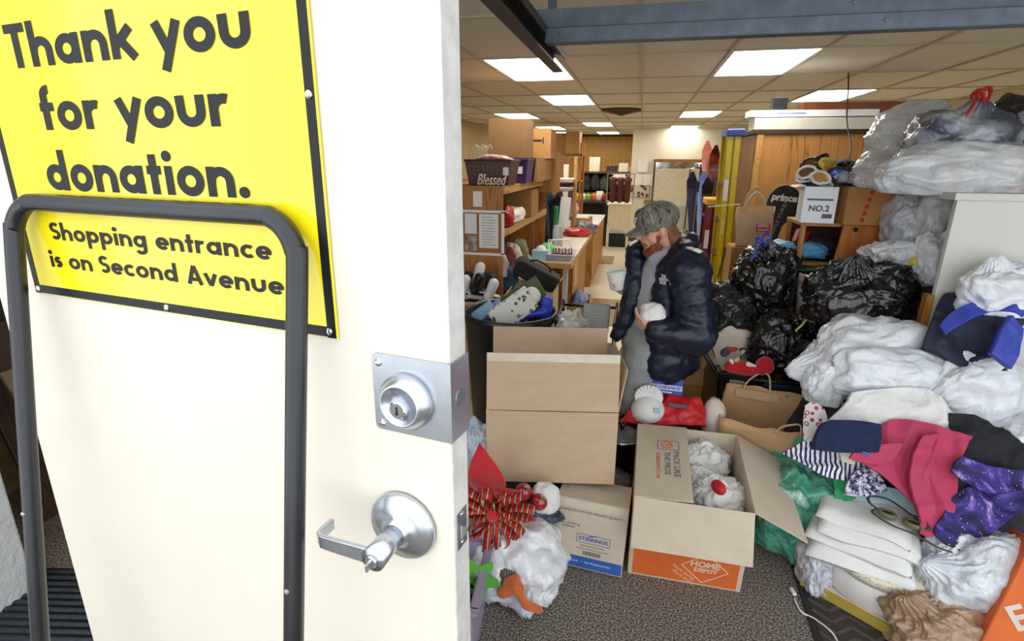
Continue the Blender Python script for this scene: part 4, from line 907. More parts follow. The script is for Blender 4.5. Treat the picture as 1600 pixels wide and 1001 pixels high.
# --- painted shelf unit with sacks on top and inside
shw = M('shelf_white_paint', '#d9d8d2', .5, var=.03, vscale=3); shed = wood('shelf_edge_wood', '#b8792f', '#8a5420', 1, 'z')
su = thing('shelf_unit', 'white painted shelf unit loaded with sacks along the right side', 'shelf', (2.3, 3.2, 0))
for nm, c, s in (('end_panel', (0, -.43, .85), (1.92, .03, 1.70)), ('end_panel', (0, .40, .85), (1.92, .03, 1.70)), ('top_board', (0, -.015, 1.715), (1.96, .90, .03)), ('shelf_board', (0, -.015, 1.08), (1.90, .80, .025)), ('shelf_board', (0, -.015, .55), (1.90, .80, .025)), ('back_panel', (.93, -.015, .85), (.02, .80, 1.68))):
    part(nm, c, s, shw, su)
part('face_strip', (-.975, -.425, .70), (.03, .05, 1.15), shed, su); part('face_strip', (-.975, .40, .83), (.035, .06, 1.66), shed, su)
part('panel_door', (-.975, -.15, .80), (.02, .42, .42), white, su); part('door_rail', (-.985, -.15, 1.02), (.03, .46, .03), shed, su); part('door_rail', (-.985, .07, .8), (.03, .03, .45), shed, su)
bagc('white_sack', 'clear sack of pale clothes at the back left on top of the shelf unit', P(1428, 208, 3.42), (.20, .18, .17), wf3, 31, wr=.05, low=.12, knot=(.7, .2, .5))
bagc('white_sack', 'sack of dark clothes with a red tie on top of the shelf unit', P(1497, 212, 3.12), (.22, .17, .155), bagmat('dark_content_film', '#c8cacd', ('#8f97a4', '#4a5263', '#3b4254'), .28, .6, 12, 2.6, .36), 32, knot=(.1, -.35, 1), wr=.06, low=.1, tie=M('red_tie', '#b8281c', .4), tail=.15)
bagc('white_sack', 'long bulging sack lying along the front edge of the shelf top', P(1512, 266, 2.98), (.36, .15, .15), wf3, 33, knot=(1, -.5, .05), wr=.05, low=.10, tie=M('red_tie'))
bagc('white_sack', 'pale pink sack at the left end of the shelf top', P(1400, 264, 3.35), (.20, .15, .13), bagmat('pinkish_film', '#d6d2d2', ('#cdb0b2', '#c9c9cf'), .3, .6, 12, 3), 34, wr=.05, low=.1, knot=(1, -.2, 0))
bagc('black_sack', 'black and grey sack at the top right corner above the shelf unit', P(1598, 205, 3.2), (.16, .16, .20), bagmat('grey_black_film', '#0f0f12', ('#9ea4aa', '#c3c7ca'), .2, .8, 10, 2), 35, wr=.07)
bagc('white_sack', 'sack of blue and grey clothes bulging from the upper shelf', P(1422, 343, 3.30), (.12, .15, .17), bagmat('bluish_film', '#cdd0d4', ('#9aa5bd', '#7f88a8'), .28, .6, 12, 3), 36, knot=(-.1, -.1, 1), wr=.06)
bagc('white_sack', 'greyish sack behind the shelf end panel in the upper shelf', P(1470, 338, 3.18), (.12, .13, .16), wf3, 37, wr=.05)
ws = bagc('white_sack', 'white grocery bags with a yellow mark spilling from the shelf below', P(1415, 408, 3.18), (.22, .17, .13), wfilm, 38, knot=(-.7, -.5, -.1), wr=.09, low=.16)
obj('yellow_mark', MB().prism([(.03 * (1.2 if i % 2 else .6) * math.cos(i * PI / 6), .02 * (1.2 if i % 2 else .6) * math.sin(i * PI / 6)) for i in range(12)], 0, .004), M('yellow_print', '#e8cf2a', .5), ws, (-.03, -.155, .125), (R(62), 0, 0))
bagc('white_sack', 'crumpled white bag hanging at the right of the grocery bags', P(1462, 405, 3.05), (.10, .1, .15), wfilm, 39, knot=(.3, -.2, 1), wr=.08)
# --- black sacks
bf = bagmat('glossy_black_film', '#09090b', ('#0d0d10',), .13, 1.0, 9)
bagc('black_sack', 'black sack with blue drawstring below the canvas tote', P(1196, 432, 3.45), (.19, .17, .22), bf, 51, knot=(-.2, -.2, 1), wr=.10, low=.10, tail=.1, tie=M('blue_tie', '#3c4fc0', .4))
bagc('black_sack', 'crumpled black sack with a yellow tie sitting in the shopping cart', P(1232, 537, 3.22), (.22, .13, .21), bf, 52, knot=(.4, -.3, 1), wr=.11, low=.12, tail=.1, tie=M('lime_tie', '#d9e08a', .4))
bagc('black_sack', 'largest black sack, knotted on the left, beside the shelf unit', P(1343, 458, 3.02), (.27, .17, .20), bf, 53, knot=(-.25, -.45, 1), wr=.09, low=.10, tail=.22)
bagc('black_sack', 'black textured sack just behind the man', P(1142, 483, 3.42), (.20, .15, .19), bagmat('dull_black_film', '#101116', ('#15161c', '#4a4a48'), .3, .9, 24), 54, wr=.07, low=.12)
for lab, c, s in (('brown carton under the black sack with blue drawstring', (.72, 3.70, 0), (.46, .38, .90)), ('brown carton under the largest black sack', (1.21, 3.13, 0), (.26, .3, .82)), ('brown carton under the textured black sack', (.47, 3.72, 0), (.28, .32, .80))):
    carton('closed_carton', lab, c, (0, 0, 0), *s, cardd, lid=True)
# bucket and dishes between the sacks
t = thing('white_bucket', 'white bucket with pink striped rim between the black sacks', 'bucket', tuple(P(1268, 492, 3.35)))
obj('bucket_body', MB().lathe([(0, 0), (.085, 0), (.105, .24), (.11, .245), (.11, .25), (.098, .25), (.08, .02), (0, .02)], 30), white, t, smooth=True, auto=True); obj('rim_band', MB().lathe([(.107, .19), (.112, .24), (.108, .242), (.104, .19)], 30), M('pink_band', '#d8a8a4', .5), t, smooth=True)
o = obj('green_dish', MB().lathe([(0, 0), (.09, .005), (.14, .035), (.143, .045), (.09, .02), (0, .015)], 30), M('dark_green_glaze', '#1f5a40', .25), None, tuple(P(1270, 421, 3.42)), (R(6), R(-8), 0), smooth=True); tag(o, 'dark green shallow dish on the white bucket', 'dish')
# --- shopping cart
sc_ = thing('shopping_cart', 'black wire shopping cart with plastic rim behind the paper bag', 'shopping cart', (.80, 3.27, 0), (0, 0, R(-6)))
wire = M('black_wire', '#1a1b1f', .35, .5)
def cartwire():
    mb = MB(); w, d, z0, z1 = .50, .38, .38, .66
    for i in range(13):
        x = -w / 2 + w * i / 12
        for s in (-1, 1): mb.tube([(x, s * d / 2, z1), (x * .93, s * d / 2 * .93, z0)], .0025, 4)
        mb.tube([(x * .93, -d / 2 * .93, z0), (x * .93, d / 2 * .93, z0)], .0025, 4)
    for j in range(9):
        y = -d / 2 + d * j / 8
        for s in (-1, 1): mb.tube([(s * w / 2, y, z1), (s * w / 2 * .93, y * .93, z0)], .0025, 4)
    for z in (.38, .45, .52, .59):
        k = .93 + .07 * (z - z0) / (z1 - z0); mb.tube([(-w / 2 * k, -d / 2 * k, z), (w / 2 * k, -d / 2 * k, z), (w / 2 * k, d / 2 * k, z), (-w / 2 * k, d / 2 * k, z)], .003, 5, closed=True)
    return mb
o = obj('wire_basket', cartwire(), wire, sc_); o['kind'] = 'stuff'
obj('rim', MB().tube([(-.26, -.2, .665), (.26, -.2, .665), (.26, .2, .665), (-.26, .2, .665)], .018, 8, closed=True), black, sc_, smooth=True)
obj('bumper', B((.265, -.2, .66), (.09, .05, .07)), black, sc_, bevel=.012); obj('side_plate', B((.08, -.205, .62), (.20, .012, .07)), M('navy_plastic', '#1c2133', .4), sc_, bevel=.003)
obj('label', B((-.16, -.205, .60), (.08, .006, .10)), M('tan_label', '#9c8468', .6), sc_)
obj('handle', MB().tube(spline([(-.26, -.2, .66), (-.36, -.2, .80), (-.37, -.1, .86), (-.37, .1, .86), (-.36, .2, .80), (-.26, .2, .66)], 5), .013, 10), black, sc_, smooth=True)
obj('child_seat_flap', MB().tube([(-.27, -.18, .68), (-.33, -.18, .84)], .005, 6).tube([(-.27, -.06, .68), (-.33, -.06, .84)], .005, 6).tube([(-.27, .06, .68), (-.33, .06, .84)], .005, 6).tube([(-.33, -.18, .84), (-.33, .18, .84)], .006, 6), chrome, sc_)['kind'] = 'stuff'
for x in (-.22, .22):
    for y in (-.15, .15):
        obj('leg', MB().tube([(x, y, .38), (x * 1.05, y, .10)], .011, 8), wire, sc_); obj('wheel', MB().lathe([(.0, -.012), (.045, -.012), (.05, 0), (.045, .012), (0, .012)], 18, (x * 1.05, y, .05), Matrix.Rotation(PI / 2, 3, 'X')), black, sc_, smooth=True)
bagc('cream_pillow', 'cream pillow standing in the shopping cart behind the red toys', P(1145, 545, 3.28), (.14, .06, .17), M('cream_cotton_pillow', '#e3d6c4', .9, bump=.15, bscale=30), 61, wr=.01, low=.10, cat='pillow', n=(50, 34))
def toy(name, label, prims, cat='toy'):
    """small plush: first list is the body, the rest are parts"""
    c = Vector(prims[0][1][0][0]); t = thing(name, label, cat, tuple(c))
    for pn, solids, m in prims:
        mb = MB()
        for a, b, r0, r1 in solids: mb.cap(Vector(a) - c, Vector(b) - c, r0, r1)
        lump(pn, mb, m, t, .007, 3)
    return t
redf = M('red_felt', '#c1121b', .9, var=.06, sheen=.4); Yc = 3.02
p = lambda x, y, dy=0: P(x, y, Yc + dy)
toy('santa_plush', 'red felt santa toy lying in the cart on the left', [('body', [(p(1140, 572), p(1168, 576), .035, .040), (p(1160, 570), p(1176, 578), .03, .03)], redf), ('face', [(p(1150, 562, -.03), p(1152, 561, -.03), .018, .016)], M('plush_skin', '#d9a58a', .8)), ('hat', [(p(1132, 551), p(1136, 548), .025, .024), (p(1144, 545), p(1150, 545), .014, .012)], M('charcoal_felt', '#3c434c', .9)), ('beard', [(p(1142, 563, -.035), p(1145, 568, -.035), .014, .008)], M('white_plush_fur')), ('cap_trim', [(p(1137, 543, -.01), p(1148, 547, -.01), .011, .013)], redf)])
toy('red_heart_plush', 'round red plush cushion in the cart on the right', [('body', [(p(1193, 570), p(1196, 568), .044, .042), (p(1190, 578), p(1200, 574), .030, .034)], redf), ('trim', [(p(1203, 580, -.02), p(1206, 572, -.02), .008, .008)], M('white_plush_fur'))])
toy('elf_doll', 'tiny doll in green and white between the red cart toys', [('body', [(p(1160, 558, .03), p(1164, 566, 0), .016, .016)], M('doll_green', '#1f6b45', .9)), ('head', [(p(1160, 550, .03), p(1161, 548, .03), .013, .013)], M('plush_skin')), ('hair', [(p(1157, 546, .035), p(1163, 545, .035), .011, .011)], M('dark_felt', '#3a2a28', .9)), ('legs', [(p(1168, 566, -.02), p(1180, 572, -.03), .009, .009), (p(1164, 571, -.02), p(1174, 578, -.03), .009, .008)], M('white_plush_fur'))])
t = carton('open_carton', 'open brown carton on the floor behind the man, beside the cart', (.32, 3.44, 0), (0, 0, R(8)), .26, .26, .60, cardd, {'f': (165, .1), 'r': (20, .1), 'l': (-30, .1), 'b': (10, .1)})
# ================================================================== the man sorting donations
from mathutils.bvhtree import BVHTree
skin = M('skin', '#dba58c', .5, var=.06, vscale=14, bump=.05); jk = M('navy_puffer_nylon', '#141a30', .38, var=.12, vscale=9, bump=.25, bscale=22, dist=.012)
hoodie = M('grey_jersey', '#a9acb0', .9, var=.05, vscale=10, bump=.15, bscale=60); sweat = M('grey_sweatpants', '#9b9fa0', .9, var=.05, vscale=8, bump=.15, bscale=50)
hairm = M('red_brown_hair', '#8a5a3c', .6, var=.25, vscale=30, bump=.8, bscale=70); beardm = M('ginger_beard', '#8f4a28', .7, var=.25, vscale=40, bump=.8, bscale=110)
PO = Vector((.10, 3.02, 0))
man = thing('person', 'man in camouflage cap, open navy puffer jacket and grey sweats sorting items, looking down', 'person', tuple(PO))
V = lambda x, y, z: Vector((x, y, z)) - PO
HC = Vector((.098, 2.99, 1.505)) - PO
Fv = Vector((-.91, -.22, -.30)).normalized(); Sv = Fv.cross(Vector((0, 0, 1))).normalized(); Uv = Sv.cross(Fv).normalized()   # Sv: his right
HM = Matrix((Fv, Sv, Uv)).transposed(); HE = HM.to_euler()
def hp(f, s, u): return HC + Fv * f + Sv * s + Uv * u
bm_ = MB()
bm_.sphere(tuple(HC + Uv * .018 - Fv * .012), (.098, .076, .098), 24, tuple(HE)); bm_.sphere(tuple(hp(.035, 0, -.035)), (.062, .058, .078), 20, tuple(HE))
bm_.cap(hp(.055, -.02, -.098), hp(.055, .02, -.098), .024, .024); bm_.cap(hp(.088, 0, .03), hp(.108, 0, -.012), .008, .013); bm_.cap(hp(.108, -.008, -.018), hp(.108, .008, -.018), .009, .009)
bm_.cap(hp(.074, -.035, .036), hp(.074, .035, .036), .014, .014); bm_.cap(hp(.086, -.016, -.052), hp(.086, .016, -.052), .0085, .0085); bm_.cap(hp(.083, -.014, -.064), hp(.083, .014, -.064), .009, .009)
for s in (-1, 1):
    bm_.cap(hp(.052, s * .042, -.018), hp(.035, s * .052, -.045), .024, .022); bm_.sphere(tuple(hp(-.012, s * .080, -.004)), (.017, .008, .031), 14, tuple(HE)); bm_.cap(hp(-.005, s * .08, -.028), hp(-.008, s * .08, -.026), .008, .008)
NK = V(.185, 3.02, 1.385)
bm_.cap(hp(-.03, 0, -.04), NK, .058, .064)
bm_.cap(NK, V(.18, 3.02, 1.20), .07, .10); bm_.cap(V(.18, 3.02, 1.20), V(.15, 3.02, .92), .10, .11); bm_.cap(V(.22, 2.90, 1.30), V(.18, 3.14, 1.30), .06, .06)
SL, EL, WL = V(.27, 2.865, 1.31), V(.335, 2.77, .99), V(.115, 2.725, 1.025)
SRt, ER, WR = V(.15, 3.18, 1.31), V(.08, 3.26, 1.06), V(-.02, 3.06, 1.135)
for a, b, c in ((SL, EL, WL), (SRt, ER, WR)): bm_.cap(a, b, .048, .04); bm_.cap(b, c, .04, .028)
for hx, hy, kx, ky, axx, ay in ((.14, 2.94, .06, 2.955, .10, 2.97), (.12, 3.11, .01, 3.11, .06, 3.13)):
    bm_.cap(V(hx, hy, .90), V(kx, ky, .49), .085, .058); bm_.cap(V(kx, ky, .49), V(axx, ay, .09), .052, .036); bm_.cap(V(axx, ay, .05), V(axx - .15, ay, .035), .035, .03)
def hand(wr, d, up, lat, curls, thumb, L=1.):
    """palm along d, fingers curl towards up; lat = thumb side"""
    d, up, lat = (v.normalized() for v in (d, up, lat)); pc = wr + d * .055
    bm_.cap(wr + lat * .014, pc + lat * .022, .020, .016); bm_.cap(wr - lat * .014, pc - lat * .024, .020, .015); bm_.cap(wr, pc, .019, .016)
    for i, ln in enumerate((.072, .080, .075, .060)):
        p0 = pc + lat * (.030 - .020 * i) + d * .008; a = curls[i]; q = p0; ang = 0
        for f_, r0, r1 in ((.42, .0098, .0092), (.33, .0092, .0086), (.25, .0086, .0075)):
            ang += R(a); n2 = q + (d * math.cos(ang) + up * math.sin(ang)) * ln * f_; bm_.cap(q, n2, r0, r1, 10); q = n2
    t0 = wr + d * .018 + lat * .026; t1 = t0 + (lat * .7 + d * .5 + up * thumb) .normalized() * .036; t2 = t1 + (d * .8 + lat * .1 + up * thumb * 1.2).normalized() * .030
    bm_.cap(t0, t1, .0135, .0115, 10); bm_.cap(t1, t2, .0115, .009, 10)
hand(WR, Vector((-.75, -.45, .10)), Vector((-.1, -.25, 1)), Vector((.3, -.9, .1)), (28, 26, 26, 30), .5)
hand(WL, Vector((-.85, .05, .35)), Vector((.2, .5, .8)), Vector((.1, -.6, .8)), (22, 26, 28, 30), .3)
body = lump('body', bm_, skin, man, .006, 3)
ey = M('eye_white', '#e8e4de', .2)
for s in (-1, 1): obj('eye', MB().sphere(tuple(hp(.078, s * .031, .014)), .0125, 12), ey, man, smooth=True)
# beard and hair
mb = MB()
for s in (-1, 1):
    mb.cap(hp(.015, s * .062, -.035), hp(.045, s * .048, -.085), .014, .020); mb.cap(hp(.045, s * .048, -.085), hp(.068, s * .02, -.106), .022, .026); mb.cap(hp(.088, s * .004, -.045), hp(.080, s * .032, -.060), .008, .011)
mb.cap(hp(.072, -.015, -.112), hp(.072, .015, -.110), .026, .026); mb.cap(hp(.02, -.05, -.09), hp(.02, .05, -.09), .02, .02)
lump('beard', mb, beardm, man, .006, 2, disp=lambda p, n_: n_ * (ridged(p * 45) - .9) * .004)
mb = MB()
for k in range(9):
    a = R(128 + 104 * k / 8); c = hp(math.cos(a) * .085, math.sin(a) * .07, .01); mb.cap(c, hp(math.cos(a) * .095, math.sin(a) * .075, -.055 - .012 * (k % 3)), .018, .020); mb.sphere(tuple(hp(math.cos(a) * .10, math.sin(a) * .08, -.06)), .018, 10)
lump('hair', mb, hairm, man, .007, 2, disp=lambda p, n_: n_ * (ridged(p * 30) - .9) * .008)
# camouflage cap
cm, nt, b_ = _nodes('camouflage_cloth'); vec = _coord(nt)
nt.links.new(_ramp(nt, _noise(nt, _coord(nt, (1, 1, .5)), 26, 4, .6, 1.2), [(.36, lin('#3c3a34')), (.45, lin('#6e6a5e')), (.52, lin('#8f8b7c')), (.58, lin('#58564c')), (.66, lin('#a5a294'))]), b_.inputs['Base Color']); b_.inputs['Roughness'].default_value = .85
mb = MB(); mb.sphere(tuple(HC + Uv * .054 - Fv * .016), (.120, .097, .090), 26, tuple(HE))
mb.cap(hp(.055, 0, .088), hp(.072, 0, .066), .045, .028)
capb = lump('cap', mb, cm, man, .008, 4)
br_ = [[], []]
rows = []
for i in range(7):
    t = i / 6; r = []
    for j in range(9):
        s = (j / 8 * 2 - 1); w = .078 * (1 - .12 * t); ed = math.sqrt(max(0, 1 - abs(s) ** 2.6)); r.append(hp(.076 + .080 * t * ed * 1.05 + .02 * ed, s * w, .048 - .024 * t - .020 * s * s))
    rows.append(r)
o = obj('cap_brim', sheet(rows, nu=24, nv=18, amp=.0, thick=.004), cm, man, smooth=True)
obj('cap_button', MB().sphere(tuple(hp(-.016, 0, .143)), .008, 10), cm, man, smooth=True)
obj('cap_badge', B((0, 0, 0), (.004, .045, .028)), M('badge_pale', '#c9ccc6', .7), man, tuple(hp(.100, -.01, .082)), tuple((Matrix((Fv, Sv, Uv)).transposed() @ Euler((0, R(-30), 0)).to_matrix()).to_euler()))
# hoodie
mb = MB(); mb.cap(V(.165, 3.02, 1.33), V(.115, 3.02, 1.12), .11, .125); mb.cap(V(.115, 3.02, 1.12), V(.105, 3.02, .94), .125, .135); mb.cap(V(.105, 3.02, .94), V(.11, 3.02, .84), .138, .14)
mb.cap(hp(.03, -.045, -.135), V(.22, 2.95, 1.40), .03, .035); mb.cap(V(.10, 2.97, 1.355), V(.13, 3.08, 1.36), .045, .045)
lump('hoodie', mb, hoodie, man, .012, 5, disp=lambda p, n_: n_ * (noise.noise(Vector((p.x * 9, p.y * 9, p.z * 16))) * .010 + (ridged(p * 7, 2) - .9) * .006))
# trousers
mb = MB(); mb.cap(V(.10, 2.98, .88), V(.10, 3.08, .88), .15, .15)
for hx, hy, kx, ky, axx, ay in ((.10, 2.94, .045, 2.955, .10, 2.97), (.09, 3.10, -.01, 3.11, .05, 3.13)):
    mb.cap(V(hx, hy, .84), V(kx, ky, .50), .128, .098); mb.cap(V(kx, ky, .50), V(axx, ay, .15), .098, .072); mb.cap(V(axx, ay, .15), V(axx, ay, .10), .066, .055)
lump('sweatpants', mb, sweat, man, .014, 5, disp=lambda p, n_: n_ * (noise.noise(Vector((p.x * 8, p.y * 8, p.z * 11))) * .014 + (ridged(Vector((p.x * 6, p.y * 6, p.z * 9)), 2) - .9) * .008))
shoe = M('dark_sneaker', '#2c2d31', .7)
for axx, ay in ((.10, 2.97), (.05, 3.13)):
    mb = MB(); mb.cap(V(axx + .03, ay, .055), V(axx - .12, ay, .045), .048, .045); mb.cap(V(axx, ay, .06), V(axx, ay, .11), .05, .045); so = lump('shoe', mb, shoe, man, .01, 3, disp=lambda p, n_: Vector((0, 0, max(0, .002 - p.z))))
# puffer jacket: left panel, back, collar, right panel, sleeves
def baffle(p, n_):
    q = (p.z + .05 * noise.noise(p * 5)) / .105; s = abs(math.sin(PI * q)); return n_ * (  .011 * (s ** .45) - .004 + noise.noise(p * 14) * .007 + (crease(p * 16) * .006))
mb = MB()
mb.cap(V(.235, 2.93, 1.35), V(.22, 3.10, 1.35), .085, .085)
for a, b, r0, r1 in ((V(.25, 2.96, 1.30), V(.265, 2.96, 1.02), .115, .125), (V(.265, 2.96, 1.02), V(.25, 2.955, .80), .125, .125), (V(.25, 3.09, 1.30), V(.27, 3.10, .82), .115, .125), (V(.19, 2.915, 1.28), V(.165, 2.87, 1.05), .075, .075), (V(.165, 2.87, 1.05), V(.165, 2.875, .76), .075, .07), (V(.20, 2.89, 1.02), V(.23, 2.90, .745), .08, .08), (V(.27, 2.87, 1.22), V(.28, 2.86, .98), .09, .10), (V(.31, 2.98, .78), V(.20, 2.93, .74), .085, .075), (V(.29, 3.08, .80), V(.31, 3.0, .78), .09, .085)): mb.cap(a, b, r0, r1)
mb.cap(SL, EL, .105, .098); mb.cap(EL, WL + Vector((.02, 0, 0)), .098, .062); mb.sphere(tuple(SL), .115, 14)
mb.cap(V(.225, 2.90, 1.40), V(.275, 3.02, 1.44), .042, .048); mb.cap(V(.275, 3.02, 1.44), V(.23, 3.12, 1.41), .048, .042); mb.cap(V(.225, 2.90, 1.40), V(.165, 2.885, 1.31), .042, .045)
jack = lump('jacket', mb, jk, man, .012, 4, disp=baffle)
mb = MB()
for a, b, r0, r1 in ((V(.23, 3.12, 1.41), V(.07, 3.10, 1.40), .042, .048), (V(.07, 3.10, 1.40), V(-.01, 3.09, 1.37), .048, .045), (V(.0, 3.06, 1.36), V(.005, 2.99, 1.20), .050, .050), (V(.005, 2.99, 1.20), V(-.01, 2.96, 1.05), .050, .045), (V(-.01, 2.96, 1.05), V(-.075, 2.95, .90), .045, .03), (V(.0, 3.0, 1.2), V(-.03, 3.05, .98), .05, .045), (V(.16, 3.17, 1.30), V(.10, 3.20, .85), .10, .09)): mb.cap(a, b, r0, r1)
mb.cap(SRt, ER, .10, .09); mb.cap(ER, WR + Vector((.035, .02, -.005)), .085, .055)
lump('jacket_front', mb, jk, man, .012, 4, disp=baffle)
cuff = M('cuff_black', '#0d0f18', .6)
obj('cuff', MB().tube([WL + Vector((.01, 0, 0)), WL + Vector((-.018, 0, .002))], .042, 18), cuff, man, smooth=True); 
def surf(o, px_, py_):
    t = BVHTree.FromPolygons([v.co + o.parent.location + o.location for v in o.data.vertices], [tuple(q.vertices) for q in o.data.polygons])
    c = Vector((0, 0, CAM_H)); h = t.ray_cast(c, (P(px_, py_, 1) - c).normalized()); return h[0], h[1]
lp_, ln_ = surf(jack, 1041, 437)
wl = M('logo_white', '#e6e6ea', .6)
if lp_:
    ln_ = Vector((ln_.x * .4 - .25, -1, .1)).normalized(); rx_ = Vector((0, 0, 1)).cross(ln_).normalized(); uz = ln_.cross(rx_)
    rot_ = Matrix((rx_, uz, ln_)).transposed().to_euler(); b0 = lp_ - PO + ln_ * .008
    for k, s in enumerate(('THE', 'NORTH', 'FACE')): text(s, .022, wl, man, tuple(b0 - rx_ * .014 + uz * (.017 - .017 * k)), tuple(rot_), bold=.03, width=(.026, .042, .033)[k])
    hd = MB()
    for r_ in (.017, .025, .033): hd.tube([b0 + rx_ * (.010 + r_ * math.sin(R(a))) + uz * (-.022 + r_ * 1.35 * math.cos(R(a)) ) for a in range(0, 91, 15)], .0022, 5)
    obj('chest_logo', hd, wl, man)['kind'] = 'stuff'
lp_, ln_ = surf(bpy.data.objects['hoodie'], 1014, 424)
# things in his hands
mw = M('mug_white', '#f2f0ec', .5, bump=.2, bscale=30)
mg = thing('white_mug', 'white paper-wrapped cup held in his right hand', 'cup', (-.080, 3.015, 1.162), (R(8), R(-10), 0))
obj('cup_body', MB().lathe([(0, 0), (.040, 0), (.046, .008), (.054, .105), (.056, .112), (.052, .112), (.046, .10), (.038, .012), (0, .012)], 36), mw, mg, smooth=True, auto=True)
obj('paper_wrap', MB().lathe([(.0465, .02), (.0475, .03), (.0565, .10), (.0545, .095)], 18), paper, mg)
bagc('white_cup', 'white wrapped piece held against the jacket in his left hand', (.105, 2.735, 1.105), (.062, .045, .055), M('mug_white'), 72, wr=.05, low=.08, cat='cup', n=(50, 34), flat=.8)
# ================================================================== trash can and its load
can_m = M('black_can_plastic', '#1b1c20', .35, var=.12, vscale=5)
CC = Vector((-.79, 3.36, 0))
t = thing('trash_can', 'large round black plastic trash can full of donated things', 'trash can', tuple(CC))
obj('can_body', MB().lathe([(0, 0), (.245, 0), (.25, .02), (.295, .84), (.312, .845), (.318, .87), (.318, .895), (.305, .90), (.29, .88), (.24, .03), (0, .03)], 48), can_m, t, smooth=True, auto=True)
for a in (-75, 105):
    x, y = math.cos(R(a)), math.sin(R(a)); tx, ty = -y, x
    obj('grip', MB().tube(spline([(x * .30 + tx * s, y * .30 + ty * s, z) if False else (x * r_ + tx * s, y * r_ + ty * s, z) for s, r_, z in ((-.09, .30, .80), (-.075, .345, .775), (0, .36, .765), (.075, .345, .775), (.09, .30, .80))], 5), .014, 8), can_m, t, smooth=True)
def slab(name, label, c, s, m, rot=(0, 0, 0), cat='box', bevel=.003, group=None):
    return tag(obj(name, B((0, 0, 0), s), m, None, tuple(c), rot, bevel=bevel), label, cat, group)
bag('trash_liner', 'dark rubbish filling the trash can', (CC.x, CC.y, .35), (.22, .22, .30), M('dark_rubbish', '#2c2d33', .8), 80, wr=.08, cat='rubbish', n=(50, 34))
ppr = M('floral_gift_paper', '#ece9e0', .6, var=.3, vscale=28, col2='#55604a')
gb_ = thing('gift_bag', 'white floral paper gift bag sticking out of the trash can', 'gift bag', tuple(P(782, 498, 3.24)), (R(-10), R(55), R(14)))
obj('bag_wall', bagwall(.16, .07, .30, .30, .008, 9), dots('floral_print', '#efece4', '#5d6a50', 26, .12, .3), gb_, (0, 0, -.05), smooth=True)
obj('tissue', MB().sphere((0, 0, .26), (.06, .03, .05), 12), paper, gb_, smooth=True)
slab('green_folder', 'olive green folder leaning in the trash can', P(812, 470, 3.42), (.36, .02, .17), M('olive_card', '#5d6340', .7), (R(-20), R(-35), R(8)), 'folder')
for k, (px_, py_, m_, lb) in enumerate(((755, 487, M('sky_plastic', '#8db9dc', .4), 'pale blue plastic tray standing in the trash can'), (768, 484, M('periwinkle', '#9aa2d8', .4), 'periwinkle tray in the trash can'), (768, 493, M('teal_plastic', '#3aa0a6', .4), 'teal folder in the trash can'))):
    slab('plastic_tray', lb, P(px_, py_, 3.27 + .04 * k), (.16, .012, .08), m_, (R(-30), R(-38 + 6 * k), R(10)), 'tray', group='trays in the trash can')
mb = MB(); g0 = P(855, 480, 3.36)
mb.cap(g0 + Vector((-.01, 0, -.07)), g0 + Vector((.0, 0, .04)), .035, .04); mb.cap(g0 + Vector((-.02, -.02, -.03)), g0 + Vector((-.13, -.06, -.045)), .03, .022); mb.cap(g0 + Vector((-.12, -.06, -.04)), g0 + Vector((-.17, -.07, -.06)), .014, .01); mb.cap(g0 + Vector((-.11, -.05, -.05)), g0 + Vector((-.15, -.06, -.085)), .013, .01)
o = lump('blue_glove', mb, M('blue_vinyl', '#2f49c4', .35, bump=.2), None, .008, 3); center(o); tag(o, 'bright blue rubber glove hanging over the trash can rim', 'glove')
# folding wire cart right of the can
fc_ = thing('folding_cart', 'black tube folding cart holding a bag, behind the large open box', 'cart', (-.27, 3.45, 0))
fm_ = MB()
for x in (-.20, .17): fm_.tube(spline([(x, -.16, .02), (x, -.16, .80), (x, -.13, .86), (x, .16, .88), (x, .2, .84), (x, .2, .02)], 5), .009, 8)
obj('tube_frame', fm_.tube([(-.2, .18, .885), (.17, .18, .885)], .009, 8).tube([(-.2, -.16, .35), (.17, -.16, .35)], .008, 8), wire, fc_, smooth=True); obj('shelf', B((-.015, .02, .62), (.36, .34, .012)), wire, fc_)
ld = thing('plastic_cover', 'ribbed pale grey plastic lid standing in the folding cart', 'lid', tuple(P(930, 512, 3.42)), (R(-18), 0, R(-4)))
gpl = M('pale_grey_plastic', '#b9bcbd', .4, var=.03); obj('panel', B((0, 0, .06), (.175, .012, .20)), gpl, ld, bevel=.01)
for k in range(8): obj('rib', B((0, -.008, .0 + .018 * k), (.13, .006, .006)), M('pale_rib', '#d0d3d3', .4), ld)
bagc('carrier_bag', 'clear white carrier bag with wire hangers in the folding cart', P(893, 508, 3.32), (.10, .08, .10), bagmat('carrier_film', '#dfe4e2', ('#b9c4bd', '#c9b3b0', '#9fb0c4'), .2, .8, 18, 8), 81, knot=(.3, 0, 1), wr=.12)
hg = MB()
for k in range(5): a = P(876 + 5 * k, 516, 3.26); hg.tube(spline([a + Vector((-.05, 0, -.03)), a + Vector((-.02, 0, .04)), a + Vector((.05, 0, .08)), a + Vector((.10, .01, .06))], 5), .003, 5)
o = obj('wire_hangers', hg, M('cream_hanger', '#d6d2b4', .4), None); center(o); tag(o, 'bunch of pale wire hangers in front of the carrier bag', 'hangers'); o['kind'] = 'stuff'
